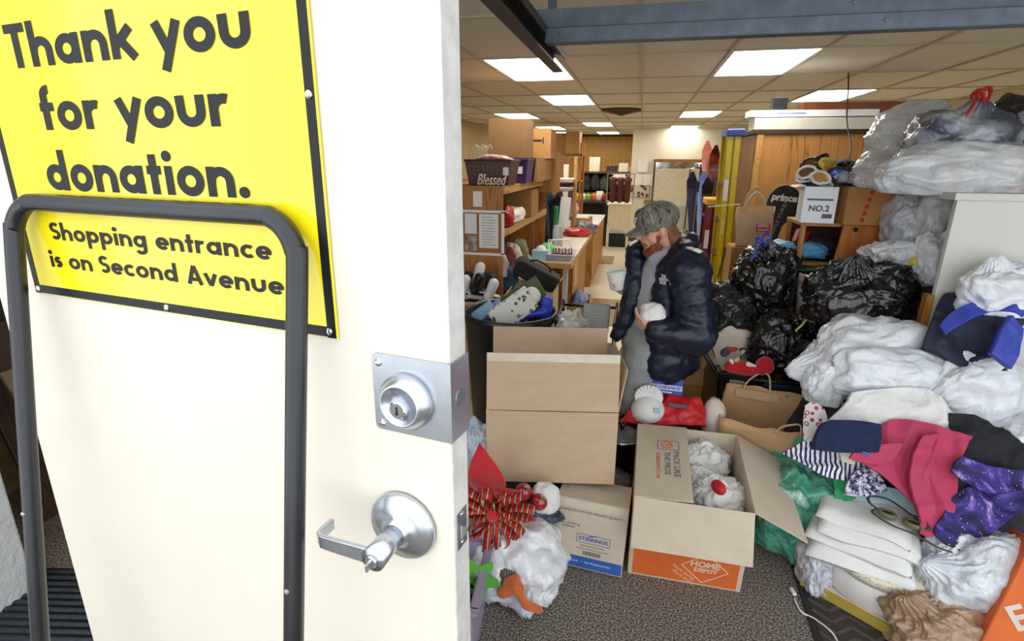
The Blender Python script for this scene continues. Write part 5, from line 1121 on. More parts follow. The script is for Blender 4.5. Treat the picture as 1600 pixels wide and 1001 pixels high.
# ================================================================== left shelving
ply = wood('plywood_warm', '#b87a35', '#8f5520', 1., 'z'); plyx = wood('pine_edge', '#c99a5a', '#a8763a', 1., 'y')
sh = thing('wooden_shelving', 'warm plywood shelving with end panel along the left side', 'shelf', (-1.45, 5.2, 0))
part('end_panel', (0, -1.0, .82), (.80, .025, 1.64), ply, sh); part('end_panel', (0, 1.0, .82), (.80, .025, 1.64), ply, sh); part('divider', (.0, .45, .66), (.76, .02, 1.3), ply, sh)
for z in (1.645, 1.31, .74, .10): part('shelf_board', (0, 0, z), (.80, 2.02, .022), ply, sh); part('shelf_edge', (.405, 0, z - .02), (.02, 2.02, .06), plyx, sh)
part('back_panel', (-.39, 0, .82), (.012, 2.0, 1.64), ply, sh)
bb_ = thing('notice_board', 'white framed notice board with pinned papers on the shelf end panel', 'notice board', (-1.215, 4.18, 1.29))
obj('frame', MB().box((0, 0, .17), (.36, .02, .02)).box((0, 0, -.17), (.36, .02, .02)).box((.17, 0, 0), (.02, .02, .34)).box((-.17, 0, 0), (.02, .02, .34)), white, bb_); obj('cork', B((0, .004, 0), (.34, .006, .34)), M('cork', '#a9713f', .9, var=.15, vscale=60), bb_)
obj('paper_sheet', B((.055, -.004, .015), (.16, .002, .27)), paper, bb_); obj('paper_sheet', B((-.095, -.004, .07), (.10, .002, .16)), paper, bb_); obj('photo_print', B((-.095, -.004, -.085), (.10, .002, .12)), M('beach_photo', '#8a6a58', .4, var=.4, vscale=12, col2='#c5b8ac'), bb_)
ln = MB()
for k in range(11): ln.box((.055 - (.012 if k % 3 == 0 else 0), -.0055, .125 - .022 * k), (.11 if k % 3 else .085, .001, .004))
obj('printed_lines', ln, M('faint_ink', '#8d8d94', .7), bb_)['kind'] = 'stuff'
slab('paper_note', 'white paper strip taped high on the plywood shelf end', (-1.25, 4.176, 1.555), (.075, .003, .12), paper, cat='note'); slab('blue_tape', 'strip of blue tape low on the plywood shelf end', (-1.17, 4.176, .94), (.09, .003, .045), M('blue_tape', '#2f5fae', .5), cat='tape')
def basket(name, label, c, w, d, h, m, rz=0, slots=True):
    t = thing(name, label, 'basket', tuple(c), (0, 0, R(rz))); tp = 1.18; mb = MB()
    def ring(k, z): return [(-w / 2 * k, -d / 2 * k, z), (w / 2 * k, -d / 2 * k, z), (w / 2 * k, d / 2 * k, z), (-w / 2 * k, d / 2 * k, z)]
    a, b, c_, e = ring(1, 0), ring(tp, h), ring(tp - .05, h), ring(.95, .01)
    mb.add(a + b + c_ + e, [(3, 2, 1, 0), (12, 13, 14, 15)] + [(i, (i + 1) % 4, 4 + (i + 1) % 4, 4 + i) for i in range(4)] + [(4 + i, 4 + (i + 1) % 4, 8 + (i + 1) % 4, 8 + i) for i in range(4)] + [(8 + i, 8 + (i + 1) % 4, 12 + (i + 1) % 4, 12 + i) for i in range(4)])
    obj('tub', mb, m, t); obj('rim', MB().tube(ring(tp, h), .009, 6, closed=True), m, t)
    if slots:
        sm = M('slot_light', '#8d5a4c', .8); sl = MB()
        for i in range(9):
            for j in range(3): x = (-.42 + .105 * i) * w; z = h * (.45 + .16 * j); k = 1 + (tp - 1) * z / h; sl.box((x * k, -d / 2 * k - .001, z), (.008, .003, .018))
        o = obj('slots', sl, sm, t); o['kind'] = 'stuff'
    return t
basket('laundry_basket', 'dark brown slotted plastic basket behind the script sign', (-1.19, 4.42, 1.658), .32, .28, .19, M('brown_basket_plastic', '#4a2620', .4))
basket('purple_basket', 'purple plastic basket on the top shelf', (-1.10, 4.92, 1.658), .22, .26, .20, M('purple_plastic', '#3d2468', .4), slots=False); basket('black_basket', 'black plastic basket at the end of the basket row', (-1.10, 5.28, 1.658), .22, .28, .21, M('black_plastic'), slots=False)
for nm_, x_, y_ in (('laundry_basket', .15, -.165), ('purple_basket', .06, -.148), ('black_basket', .06, -.16)): part('price_card', (x_, y_, .11), (.045, .003, .06), paper, bpy.data.objects[nm_], bevel=0)
bag('basket_clothes', 'pale clothes piled in the brown basket', (-1.19, 4.42, 1.80), (.15, .12, .055), M('pale_clothes', '#cfc4c4', .9, var=.3, col2='#9a5a5a'), 82, wr=.15, cat='clothing', n=(40, 26))
ch = MB()
for k in range(7): b0 = Vector((-1.36 + .02 * k, 4.40, 1.84)); ch.tube(spline([b0, b0 + Vector((.0, 0, .08)), b0 + Vector((.03, 0, .13 - .01 * (k % 3))), b0 + Vector((.05, 0, .10))], 5), .003, 5)
o = obj('hanger_hooks', ch, M('cream_hanger'), None); center(o); tag(o, 'pale hanger hooks sticking up from the brown basket', 'hangers'); o['kind'] = 'stuff'
bl = thing('script_sign', 'cream cut-out script word sign on the edge of the top shelf', 'sign', (-1.15, 4.20, 1.70))
o = text('Blessed', .12, M('cream_sign', '#e6ddc0', .6), bl, (0, 0, 0), FRONT, bold=.012, width=.24, shear=.35); sd_ = o.modifiers.new('thickness', 'SOLIDIFY'); sd_.thickness = .012
for lb, c, s, rz in (('tallest brown carton on the upper left shelf behind the baskets', (-1.20, 5.12, 1.87), (.36, .34, .33), 3), ('brown carton with printed handle slot beside the tallest carton', (-1.05, 5.72, 1.87), (.30, .34, .28), 0), ('long flat carton under the two upper shelf cartons', (-1.20, 5.55, 1.658), (.50, .80, .205), 0), ('tall narrow carton at the far end of the top shelf', (-.98, 6.05, 1.52), (.20, .18, .42), 0), ('carton half hidden behind the door edge on the top shelf', (-1.86, 5.0, 1.658), (.30, .4, .50), 0)):
    carton('shelf_carton', lb, c, (0, 0, R(rz)), *s, cardd if rz == 0 else M('dim_cardboard', '#8d6a42', .85), lid=True, group='cartons on the left shelf')
hs = bpy.data.objects['shelf_carton.001']; obj('handle_slot', MB().box((0, -.1735, .17), (.12, .002, .02)).box((-.075, -.1735, .17), (.012, .002, .06)).box((.075, -.1735, .17), (.012, .002, .06)), blk, hs)
# middle shelf and below
bag('white_roll', 'white bolster roll on the middle shelf', (-1.10, 4.75, 1.325), (.08, .26, .08), M('white_bolster', '#e8e4e0', .9), 83, wr=.03, cat='pillow', n=(40, 26)); bag('red_sack', 'red glossy bag on the middle shelf under the baskets', (-1.10, 4.42, 1.325), (.09, .11, .10), M('red_gloss', '#b3201c', .3, bump=.4, bscale=20), 84, wr=.1, n=(50, 34)); carton('shelf_carton', 'wide carton on the middle shelf behind the white roll', (-1.22, 5.35, 1.325), (0, 0, 0), .42, .36, .25, cardd, lid=True, group='cartons on the left shelf')
cols_ = ['#c9c2b8', '#4f6a8c', '#7a3b3b', '#3a3a40', '#d8cfc0', '#6d5a7a', '#8c8f6a', '#b0b4b8']
for k in range(8):
    bag('shelf_clutter', ['pale cloth', 'blue cloth', 'dark red cloth', 'black cloth', 'cream cloth', 'purple cloth', 'olive cloth', 'grey cloth'][k] + ' bundle crammed on the lower left shelf above the counter', (-1.13 + .05 * (k % 2), 4.35 + .13 * k, .755 if k % 2 else .90), (.09, .09, .13), M('clutter_%d' % k, cols_[k], .85, var=.2), 90 + k, wr=.14, cat='clothing', n=(36, 24), group='bundles on the left shelf')
def openbox(label, c, s, rz=0): return carton('open_carton', label, c, (0, 0, R(rz)), *s, card, {'f': (160, .06), 'r': (30, .08)})
openbox('open carton of black and white skates below the notice board', (-1.20, 3.98, .52), (.42, .30, .28), 3); carton('closed_carton', 'closed carton under the skate box beside the trash can', (-1.20, 3.98, 0), (0, 0, 0), .44, .34, .51, card, lid=True)
def skate(label, c, rz, dark):
    t = thing('ice_skate', label, 'skate', tuple(c), (R(20), R(15), R(rz)), 'skates in the carton'); m1 = black if dark else white; m2 = white if dark else black
    mb = MB(); mb.cap((-.07, 0, .04), (.09, 0, .03), .036, .03); mb.cap((-.06, 0, .05), (-.07, 0, .15), .038, .042); lump('boot', mb, m1, t, .01, 2); obj('blade', B((.0, 0, -.035), (.26, .004, .02)), chrome, t); obj('holder', B((.0, 0, -.012), (.20, .02, .03)), m2, t); obj('stripe', B((.0, -.036, .05), (.09, .004, .012)), m2, t)
for k in range(7): skate(['leftmost skate at the rim', 'tilted white skate', 'black skate in the middle', 'white skate at the back', 'black skate on the right', 'topmost black skate with white stripe', 'white skate at the front right'][k] + ' of the carton below the notice board', (-1.33 + .085 * (k % 4), 3.90 + .11 * (k // 4), .80 + .02 * (k % 3) + (.05 if k == 5 else 0)), 25 * k, k % 2 == 0)
openbox('open carton of pale clothes under the black case', (-.86, 4.55, .50), (.40, .34, .28)); carton('closed_carton', 'closed carton below the clothes carton and black case', (-.86, 4.55, 0), (0, 0, 0), .40, .34, .49, card, lid=True)
bag('pale_clothes', 'pink and cream clothes in the carton beside the trash can', (-.90, 4.52, .62), (.16, .13, .14), M('pinkish_cloth', '#dccabf', .9, var=.1), 101, wr=.12, cat='clothing', n=(50, 34))
bc = thing('instrument_case', 'soft black rounded case lying on the carton under the counter edge', 'case', tuple(P(838, 428, 4.45)), (R(8), R(27), R(12)))
obj('case_body', MB().prism(rrect(-.20, .20, -.075, .075, .05), -.08, .08, Matrix.Rotation(PI / 2, 4, 'X')), M('black_nylon', '#2a2725', .8, var=.1, bump=.2), bc, bevel=.02); obj('zip', MB().tube([(-.19, -.083, .02), (.19, -.083, .02)], .004, 5), darksteel, bc); obj('strap', MB().tube(spline([(-.1, 0, .08), (-.05, 0, .11), (.05, 0, .11), (.1, 0, .08)], 5), .008, 6), black, bc)
# counter
ctp = M('counter_laminate', '#cfc8ba', .35, var=.04); ow = wood('oak_front', '#b9802f', '#8a5618', 1., 'z')
co = thing('counter', 'long counter with pale top and oak front beside the shelving', 'counter', (-.82, 6.32, 0))
part('worktop', (0, 0, .885), (.42, 2.26, .03), ctp, co); part('front_edge', (.205, 0, .86), (.02, 2.26, .05), plyx, co); part('front_edge', (0, -1.125, .86), (.42, .02, .05), plyx, co)
part('body', (-.02, .35, .44), (.34, 1.5, .86), ow, co); part('leg', (.15, -1.05, .43), (.05, .05, .86), M('pale_post', '#cdd0d2', .5), co); part('leg', (-.17, -1.05, .43), (.05, .05, .86), M('pale_post'), co); part('paper_card', (.215, -.7, .70), (.006, .3, .26), M('kraft_label', '#cbb083', .7), co)
basket('grey_tray', 'lilac grey plastic tray basket at the near end of the counter', (-.73, 5.38, .902), .22, .30, .06, M('lilac_grey_plastic', '#b9bccb', .4), slots=False)
hb_ = MB(); hb_.tube([(-.84, 5.28, .95), (-.86, 5.33, 1.09), (-.68, 5.42, 1.09), (-.62, 5.44, .96)], .007, 6); o = obj('basket_handle', hb_, white, bpy.data.objects['grey_tray'], (.73, -5.38, -.902))
for k in range(9): o = obj('nail_polish', MB().lathe([(0, 0), (.017, 0), (.017, .04), (.008, .045), (.008, .09), (0, .092)], 12), M('polish_%d' % (k % 3), ('#6d1420', '#1d1d20', '#8c2a34')[k % 3], .25), None, (-.81 + .022 * k, 5.34 + .03 * (k % 3), .915), smooth=True); tag(o, 'small dark bottle standing in the lilac grey tray on the counter', 'bottle', 'bottles in the counter tray')
ts = thing('tissue_box', 'pale blue tissue box beside the tray on the counter', 'tissue box', (-.93, 5.30, .902)); obj('carton', B((0, 0, .045), (.16, .12, .09)), M('pale_blue_card', '#a9cfe0', .6), ts, bevel=.003); obj('tissue', MB().sphere((0, 0, .09), (.055, .03, .05), 10), paper, ts, smooth=True)
bag('green_cloth', 'bright green cloth behind the tissue box', (-.90, 5.55, .902), (.09, .10, .07), M('mint_green', '#7cc47a', .8), 103, wr=.15, cat='cloth', n=(40, 26)); bag('pink_cloth', 'peach cloth beside the green cloth on the counter', (-.80, 5.60, .902), (.07, .07, .05), M('peach', '#d9b39a', .8), 104, wr=.12, cat='cloth', n=(36, 24))
o = obj('plastic_jar', MB().lathe([(0, 0), (.055, 0), (.06, .02), (.06, .20), (.05, .22), (.05, .25), (0, .25)], 24), M('clear_jar', '#d7dcdf', .1, trans=.5), None, (-.88, 6.1, .902), smooth=True); tag(o, 'tall clear plastic jar in the middle of the counter', 'jar')
bag('red_purse', 'shiny red bag lying at the far end of the counter', (-.82, 7.15, .902), (.20, .12, .07), M('red_gloss'), 105, wr=.06, cat='bag', n=(50, 34)); bag('black_shoes', 'black and white shoes piled behind the red bag', (-.70, 7.38, .902), (.14, .10, .10), M('shoe_black', '#1c1d22', .5, var=.6, vscale=14, col2='#9aa0a8'), 106, wr=.2, cat='shoes', n=(50, 34))
slab('white_board', 'white board standing upright at the back of the counter', (-.95, 7.1, 1.15), (.13, .02, .5), white, (R(-8), R(4), 0), 'board'); slab('green_bottle_box', 'narrow bright green bottle-shaped pack beside the white board', (-1.03, 6.9, 1.10), (.06, .05, .40), M('bright_green'), (0, R(2), 0), 'bottle', .02)
bx = carton('open_carton', 'carton of papers under the counter by the floor mat', (-.55, 5.55, 0), (0, 0, R(4)), .22, .45, .45, cardd, {'r': (150, .06)}); bag('blue_papers', 'blue and white papers in the carton by the floor mat', (-.55, 5.55, .28), (.09, .19, .14), M('blue_white_paper', '#c9d0dc', .7, var=.3, vscale=9, col2='#3a56a8'), 108, wr=.2, cat='papers', n=(40, 26))
slab('door_mat', 'brown floor mat nearest the folding cart in the aisle', (-.42, 6.75, .006), (.55, 1.25, .012), brownmat, cat='mat'); slab('door_mat', 'smaller brown floor mat farther down the aisle', (-.64, 10.55, .006), (.45, .85, .012), brownmat, cat='mat')
# posts and second counter
for lb, c, s, m_ in (('pale wooden post at the end of the counter', (-.88, 7.62, .95), (.045, .06, 1.9), plyx), ('white painted post with clips behind the counter', (-1.06, 8.0, .9), (.07, .07, 1.8), cream)): slab('post', lb, c, s, m_, cat='post')
c2 = thing('oak_cabinet', 'oak counter cabinet farther down the aisle', 'cabinet', (-.93, 9.3, 0)); part('body', (0, 0, .42), (.56, 2.4, .84), ow, c2); part('worktop', (0, 0, .855), (.62, 2.46, .03), ctp, c2)
for k in range(4): part('door', (.285, -.9 + .6 * k, .44), (.02, .54, .68), ow, c2, bevel=.006); part('drawer', (.287, -.9 + .6 * k, .80), (.02, .54, .07), ow, c2)
carton('open_carton', 'small carton of papers on the oak cabinet', (-.86, 8.5, .872), (0, 0, 0), .30, .30, .14, cardd); bag('white_papers', 'white papers heaped in the small carton on the oak cabinet', (-.86, 8.5, .90), (.12, .12, .09), paper, 109, wr=.2, cat='papers', n=(36, 24))
for k, (x, y, h, m_, lb) in enumerate(((-1.35, 7.0, 1.75, M('dark_coat', '#1a1c22', .85), 'black coats hanging beyond the cartons'), (-1.2, 7.8, 1.45, M('dark_teal_coat', '#1c2c30', .85), 'dark green coats on the far rack'), (-1.55, 8.6, 1.7, M('dark_coat'), 'dark coats at the end of the rack'))):
    bag('hanging_coats', lb, (x, y, .02), (.22, .3, h / 1.72), m_, 110 + k, wr=.1, low=.1, cat='coats', box=.9, n=(60, 40))
for k in range(6): slab('folded_clothes', ('grey', 'white', 'dark red', 'black', 'pink', 'cream')[k] + ' layer in the pile of folded clothes beyond the cartons', (-1.10 + .01 * (k % 3), 7.55, 1.47 + .028 * k), (.40, .34, .027), M('fold_%d' % k, ('#9a9a9a', '#e6e4de', '#6d2a2a', '#25272d', '#c9a0a0', '#ddd3c0')[k], .9), (0, 0, R(4 * (k % 3) - 4)), 'clothes', .01)
bag('red_black_bundle', 'pink and white cloth dangling from the far coat rack', (-.98, 7.7, 1.05), (.14, .1, .17), M('pink_white_cloth', '#d8b4b0', .8, var=.3), 113, wr=.15, cat='cloth', n=(40, 26))
for lb, c, s in (('far brown carton high on the shelf before the wood panelling', (-1.82, 11.6, 1.98), (.55, .5, .40)), ('far pale carton end beside it under the ceiling', (-1.38, 11.4, 1.98), (.26, .5, .42)), ('far brown carton on the lower back shelf', (-1.62, 11.5, 1.457), (.7, .5, .45))): carton('far_carton', lb, c, (0, 0, 0), *s, cardd, lid=True)
fr_ = thing('steel_rack', 'far shelf rack carrying the distant cartons', 'rack', (-1.68, 11.5, 0))
for z in (1.44, 1.96, .7): part('shelf_board', (0, 0, z), (1.0, .6, .03), ply, fr_)
for x in (-.48, .48):
    for y in (-.28, .28): part('upright', (x, y, 1.1), (.04, .04, 2.2), ply, fr_)
# ================================================================== far room
bs = thing('back_shelf', 'long brown shelf with dark clothes below at the wood panelled wall', 'shelf', (-.9, 16.6, 0)); part('shelf_board', (0, 0, 1.53), (3.0, .6, .05), M('brown_shelf', '#4f3622', .6), bs); part('shelf_board', (0, 0, .95), (3.0, .6, .04), M('brown_shelf'), bs); part('back', (0, .32, .75), (3.0, .02, 1.5), M('shelf_back_brown', '#352a22', .8), bs)  # rear board is a darker brown than the shelf boards
for x in (-1.5, 1.5): part('upright', (x, 0, .77), (.05, .6, 1.54), M('brown_shelf'), bs)
fcol = ['#1d2e28', '#23252c', '#2e2a38', '#39433a', '#1b1d24', '#4d4a44', '#2b3a44', '#3b2730', '#5c5c58']
for k in range(9): bag('hanging_garment', ['dark green', 'black', 'plum', 'moss green', 'charcoal', 'taupe', 'slate blue', 'maroon', 'grey'][k] + ' garment hanging under the back shelf', (-1.85 + .27 * k, 16.5, 1.0), (.14, .16, .32), M('garment_%d' % k, fcol[k], .9), 120 + k, wr=.1, cat='clothing', n=(30, 20), group='garments under the back shelf')
for k, (x, w, h, c, lb) in enumerate(((-1.35, .30, .40, '#cfc9b4', 'pale box'), (-.85, .30, .16, '#26272b', 'black box'), (-.52, .26, .24, '#d9d4c0', 'cream box'), (-.22, .3, .14, '#c98d80', 'pink box'), (.12, .32, .22, '#7cc0a8', 'mint green box'))): slab('small_box', lb + ' on the back shelf before the panelling', (x, 16.5, 1.557 + h / 2), (w, .3, h), M('goods_%d' % k, c, .6), cat='box')
pn = thing('leafy_plant', 'thin dark houseplant at the right end of the back shelf', 'plant', (.28, 16.4, 1.557)); obj('pot', MB().lathe([(0, 0), (.07, 0), (.09, .14), (.08, .14), (0, .12)], 16), M('pale_pot', '#d8d6cc', .6), pn)
lfm = mesh('leaf', petal(.28, .03), True); lfm.materials.append(M('plant_green', '#46523c', .7))
for k in range(11): obj('leaf', lfm, M('plant_green'), pn, (0, 0, .12 + .03 * (k % 4)), (0, R(-55 - 8 * (k % 3)), R(33 * k)))
part('paper_sign', (.28, -.31, 1.36), (.34, .01, .30), paper, bs, bevel=0); part('paper_sign', (-.25, -.31, .93), (.20, .01, .16), paper, bs, bevel=0)
dk_ = thing('dark_desk', 'dark desk with trinkets at the end of the aisle', 'desk', (-1.16, 12.6, 0)); dkm_ = M('dark_desk', '#22242a', .5); part('top', (0, 0, .96), (.95, .6, .04), dkm_, dk_); part('panel', (0, .25, .48), (.9, .03, .94), dkm_, dk_)
for x in (-.44, .44): part('leg', (x, -.25, .47), (.05, .05, .94), dkm_, dk_)
slab('blue_bin', 'dark blue bin under the dark desk', (-1.05, 12.4, .18), (.45, .3, .35), M('dark_blue_bin', '#2c3a5c', .5), cat='bin', bevel=.02)
for k in range(7): bag('trinket', ['purple', 'yellow', 'white', 'lime', 'orange', 'cream', 'red'][k] + ' trinket on the dark desk', (-1.5 + .12 * k, 12.5, .982), (.07, .06, .10), M('trinket_%d' % k, ('#4a2f66', '#d9b44a', '#e2e0da', '#8cc04a', '#c8632c', '#e0d8c4', '#a83028')[k], .6), 140 + k, wr=.12, cat='trinket', n=(24, 16), group='trinkets on the dark desk')
bgc = thing('beige_cabinet', 'beige metal cabinet against the partition wall', 'cabinet', (-.42, 12.3, 0)); bgm = M('beige_metal', '#d3caac', .5); part('body', (0, 0, .47), (.46, .7, .94), bgm, bgc); part('top', (0, 0, .955), (.52, .74, .03), bgm, bgc); part('vent', (-.02, -.356, .40), (.3, .01, .05), M('vent_grey', '#a9b0b6', .5), bgc); part('opening', (0, -.353, .2), (.36, .008, .3), blk, bgc)
rk = thing('garment_rack', 'chrome rack with maroon jackets above the beige cabinet', 'clothes rack', (-.42, 12.05, .972)); obj('rail', MB().tube([(-.3, 0, .62), (.3, 0, .62)], .012, 8).tube([(-.28, 0, 0), (-.28, 0, .62)], .012, 8).tube([(.28, 0, 0), (.28, 0, .62)], .012, 8), chrome, rk)
for k in range(3):
    j_ = thing('maroon_jacket', ('left', 'middle', 'right')[k] + ' maroon jacket on the rack over the beige cabinet', 'jacket', (-.57 + .15 * k, 12.0, .98), group='maroon jackets'); mb = MB(); mb.cap((-.05, 0, .50), (.05, 0, .50), .04, .04); mb.cap((0, 0, .46), (0, 0, .07), .075, .065); lump('jacket', mb, M('maroon_cloth', '#5a2a26', .8), j_, .02, 3); obj('hanger', MB().tube([(-.09, 0, .52), (0, -.02, .58), (.09, 0, .52)], .008, 6).tube([(0, 0, .58), (0, 0, .62)], .004, 6), M('cream_hanger'), j_)
# partition wall fittings
YW = 13.30
def onwall(name, label, a, b, m_, cat, th=.02):
    p0, p1 = P(*a, YW), P(*b, YW); return slab(name, label, ((p0.x + p1.x) / 2, YW - th / 2, (p0.z + p1.z) / 2), (abs(p1.x - p0.x), th, abs(p0.z - p1.z)), m_, cat=cat)
onwall('wall_box', 'white plastic box mounted on the partition wall', (997, 251), (1011, 269), white, 'wall box', .05)
onwall('paper_notice', 'left white notice under the wall box', (990, 272), (1003, 289), paper, 'notice'); onwall('paper_notice', 'right white notice under the wall box', (1005, 272), (1019, 291), paper, 'notice'); onwall('photo_collage', 'collage of small photographs on the partition wall', (986, 289), (1014, 308), dots('collage', '#cfc6b4', '#5a3a34', 9, .1, .32), 'photographs'); onwall('clipboard', 'small tan clipboard below the photo collage', (1006, 312), (1018, 319), M('tan_frame', '#a08a60', .6), 'clipboard')
p0, p1 = P(1025, 253, YW), P(1130, 284, YW)
mi = thing('wall_mirror', 'wide wood framed opening with hats and bags on its ledge in the partition wall', 'mirror', ((p0.x + p1.x) / 2, YW, p1.z)); ww, hh = p1.x - p0.x, p0.z - p1.z
obj('glass', B((0, -.01, hh / 2), (ww, .01, hh)), M('silvered_glass', '#e8ecec', .08, .9, var=.01), mi); obj('frame', MB().box((0, -.025, hh + .03), (ww + .1, .05, .07)).box((ww / 2 + .03, -.02, hh / 2), (.06, .04, hh)).box((-ww / 2 - .02, -.02, hh / 2), (.04, .04, hh)).box((0, -.08, -.02), (ww + .1, .16, .04)), M('frame_wood', '#8a6238', .6), mi)
for k, (px_, w, h, c, lb) in enumerate(((1030, .14, .28, '#3a2222', 'dark red box'), (1046, .13, .30, '#23201e', 'black bag'), (1057, .17, .40, '#5a4c38', 'tall brown hat'), (1069, .10, .22, '#9a8a38', 'olive bag'), (1082, .12, .28, '#d0ccc4', 'white cap'), (1090, .13, .30, '#2b2c2e', 'dark cap'))):
    q_ = P(px_, 284, YW - .2); bag('ledge_goods', lb + ' on the ledge of the framed opening', (q_.x, YW - .13, p1.z + .002), (w, .07, h / 1.6), M('ledge_%d' % k, c, .8), 160 + k, wr=.08, cat='hat', n=(30, 20), group='goods on the ledge')
pc = thing('room_divider', 'cream and grey divider panel standing under the framed opening', 'divider', tuple(Vector((P(1055, 300, 12.9).x, 12.9, 0)))); part('panel', (0, 0, .95), (.95, .04, 1.5), M('divider_cream', '#ddd6c0', .6), pc); part('lower_panel', (0, -.025, .62), (.93, .012, .55), M('divider_grey', '#b3b2aa', .6), pc)
for x in (-.49, .49): part('post', (x, 0, .9), (.03, .06, 1.8), darksteel, pc)
part('post', (.27, -.03, .9), (.025, .03, 1.6), darksteel, pc)
# ================================================================== skis, ladders
def ski(label, a, b, m_, w=.085, tipc=None, curve=.10):
    """a = tip, b = tail (world)"""
    a, b = Vector(a), Vector(b); t = thing('ski', label, 'ski', tuple(b)); d = (a - b); L = d.length; d.normalize(); sd = Vector((1, 0, 0)); nn = d.cross(sd).normalized(); top, bot = [], []
    for i in range(25):
        s = i / 24; ww = w / 2 * (1 + .18 * math.cos(2 * PI * s)) * (1 if s < .95 else math.sqrt(max(.02, 1 - ((s - .95) / .052) ** 2))); off_ = nn * (-curve * max(0, (s - .88) / .12) ** 2)
        for k in (-1, 1): p = d * L * s + sd * ww * k + off_; top.append(p); bot.append(p + nn * .014)
    K = len(top); f_ = []
    for i in range(24): q = 2 * i; f_ += [(q, q + 1, q + 3, q + 2), (K + q, K + q + 2, K + q + 3, K + q + 1), (q, q + 2, K + q + 2, K + q), (q + 1, K + q + 1, K + q + 3, q + 3)]
    f_ += [(0, K, K + 1, 1), (K - 2, K - 1, 2 * K - 1, 2 * K - 2)]
    obj('ski_blade', MB().add(top + bot, f_), m_, t, auto=True); c = d * L * .45
    rq = Vector((0, 0, 1)).rotation_difference(d).to_euler()
    obj('binding', MB().box((0, -.02, .07), (.06, .035, .07)).box((0, -.02, -.08), (.06, .04, .09)), black, t, tuple(c), tuple(rq)); return t
YS = 6.0
def sk(label, tx, ty, bx, by, m_, Y=YS, **kw):
    a, m1 = P(tx, ty, Y), P(bx, by, Y - .12); d = m1 - a; k = (a.z - .01) / max(.1, a.z - m1.z); return ski(label, a, a + d * k, m_, **kw)
sk('salmon pink ski standing tallest in the ski group', 1104, 223, 1106, 330, M('salmon_ski', '#d98068', .3, coat=.3), 6.15); sk('black ski with red core beside the salmon ski', 1117, 230, 1112, 330, M('black_red_ski', '#2a1416', .25, var=.5, col2='#7a1c18', coat=.4), 6.05); sk('pale blue ski in front of the salmon ski', 1098, 270, 1097, 380, M('pale_blue_ski', '#7f97d8', .3, coat=.3), 5.8); sk('dark purple ski at the left of the ski group', 1080, 272, 1083, 380, M('dark_purple_ski', '#262340', .3, coat=.3), 5.9, curve=.16); sk('black ski just behind the pale blue ski', 1104, 280, 1107, 380, M('black_ski', '#17171b', .3, coat=.3), 5.75); sk('dark ski with curved tip beside the yellow ladder', 1140, 212, 1128, 300, M('black_ski'), 6.3, w=.05, curve=.22)
for k, (px_, lb) in enumerate(((1090, 'left ski pole'), (1113, 'right ski pole'))):
    a = P(px_, 300, 5.7); t = thing('ski_pole', lb + ' among the skis', 'ski pole', (a.x, 5.7, 0)); obj('shaft', MB().tube([(0, 0, .01), (0, .05, a.z)], .008, 8), chrome, t); obj('grip', MB().tube([(0, .05, a.z), (0, .055, a.z + .1)], .016, 8), black, t); obj('pole_basket', MB().lathe([(.03, 0), (.03, .008), (0, .01)], 12, (0, 0, .08)), black, t)
gbag = thing('golf_bag', 'orange and brown golf bag with clubs left of the skis', 'golf bag', tuple(PZ(1066, 398, .6) * 1.0)); gbag.location = (P(1066, 380, 6.6).x, 6.6, 0)
obj('bag_tube', MB().lathe([(0, 0), (.12, 0), (.13, .05), (.12, .7), (.13, .78), (.11, .78), (.1, .1), (0, .1)], 20), M('rust_bag', '#8a4a20', .7), gbag, smooth=True); obj('pocket', B((0, -.13, .45), (.14, .06, .3)), M('orange_pocket', '#d06a20', .7), gbag, bevel=.02)
for k in range(4): obj('club', MB().tube([(-.05 + .035 * k, 0, .2), (-.09 + .06 * k, 0, 1.0 + .05 * (k % 2))], .006, 6).cap((-.09 + .06 * k, 0, 1.0 + .05 * (k % 2)), (-.16 + .06 * k, -.03, 1.03 + .05 * (k % 2)), .014, .022, 8), M('club_steel', '#77736c', .3, .7), gbag)
def ladder(name, label, x, y, h, m_, capm, w=.42, rz=0, rail=.085):
    t = thing(name, label, 'ladder', (x, y, 0), (0, 0, R(rz)))
    for sx in (-1, 1):          # sx: near and far side of the folded ladder (thickness direction y), rails front/back along x
        for k, xo in enumerate((-rail * .46, rail * .50)):
            mb = MB(); yy = sx * w / 2; mb.box((xo, yy, h / 2), (rail * .88, .006, h)); mb.box((xo - rail * .42, yy + .012 * sx * -1, h / 2), (.006, .03, h)); mb.box((xo + rail * .42, yy + .012 * sx * -1, h / 2), (.006, .03, h)); obj('rail', mb, m_, t)
    n_ = int(h / .3)
    for k in range(1, n_ + 1): part('step', (-rail * .46, 0, .28 * k), (.075, w - .02, .02), galv, t)
    part('top_cap', (.01, 0, h + .02), (rail * 2.3, w + .03, .055), capm, t, bevel=.01)
    part('label_sticker', (-rail * .45, -w / 2 - .005, h * .80), (rail * .6, .002, .16), paper, t, bevel=0); part('warning_sticker', (-rail * .45, -w / 2 - .005, h * .66), (rail * .55, .002, .12), M('lemon_sticker', '#d8cf6a', .5), t, bevel=0)
    part('spreader', (.0, -w / 2 - .007, h * .52), (.012, .006, .26), galv, t, rot=(0, R(10), 0)); part('spreader', (.03, -w / 2 - .007, h * .52), (.012, .006, .26), galv, t, rot=(0, R(-8), 0))
    obj('maker_badge', MB().lathe([(.028, 0), (.028, .002), (0, .002)], 20, (-.03, -w / 2 - .004, h * .40), RX), M('badge_blue', '#3a49b0', .4), t)
    return t
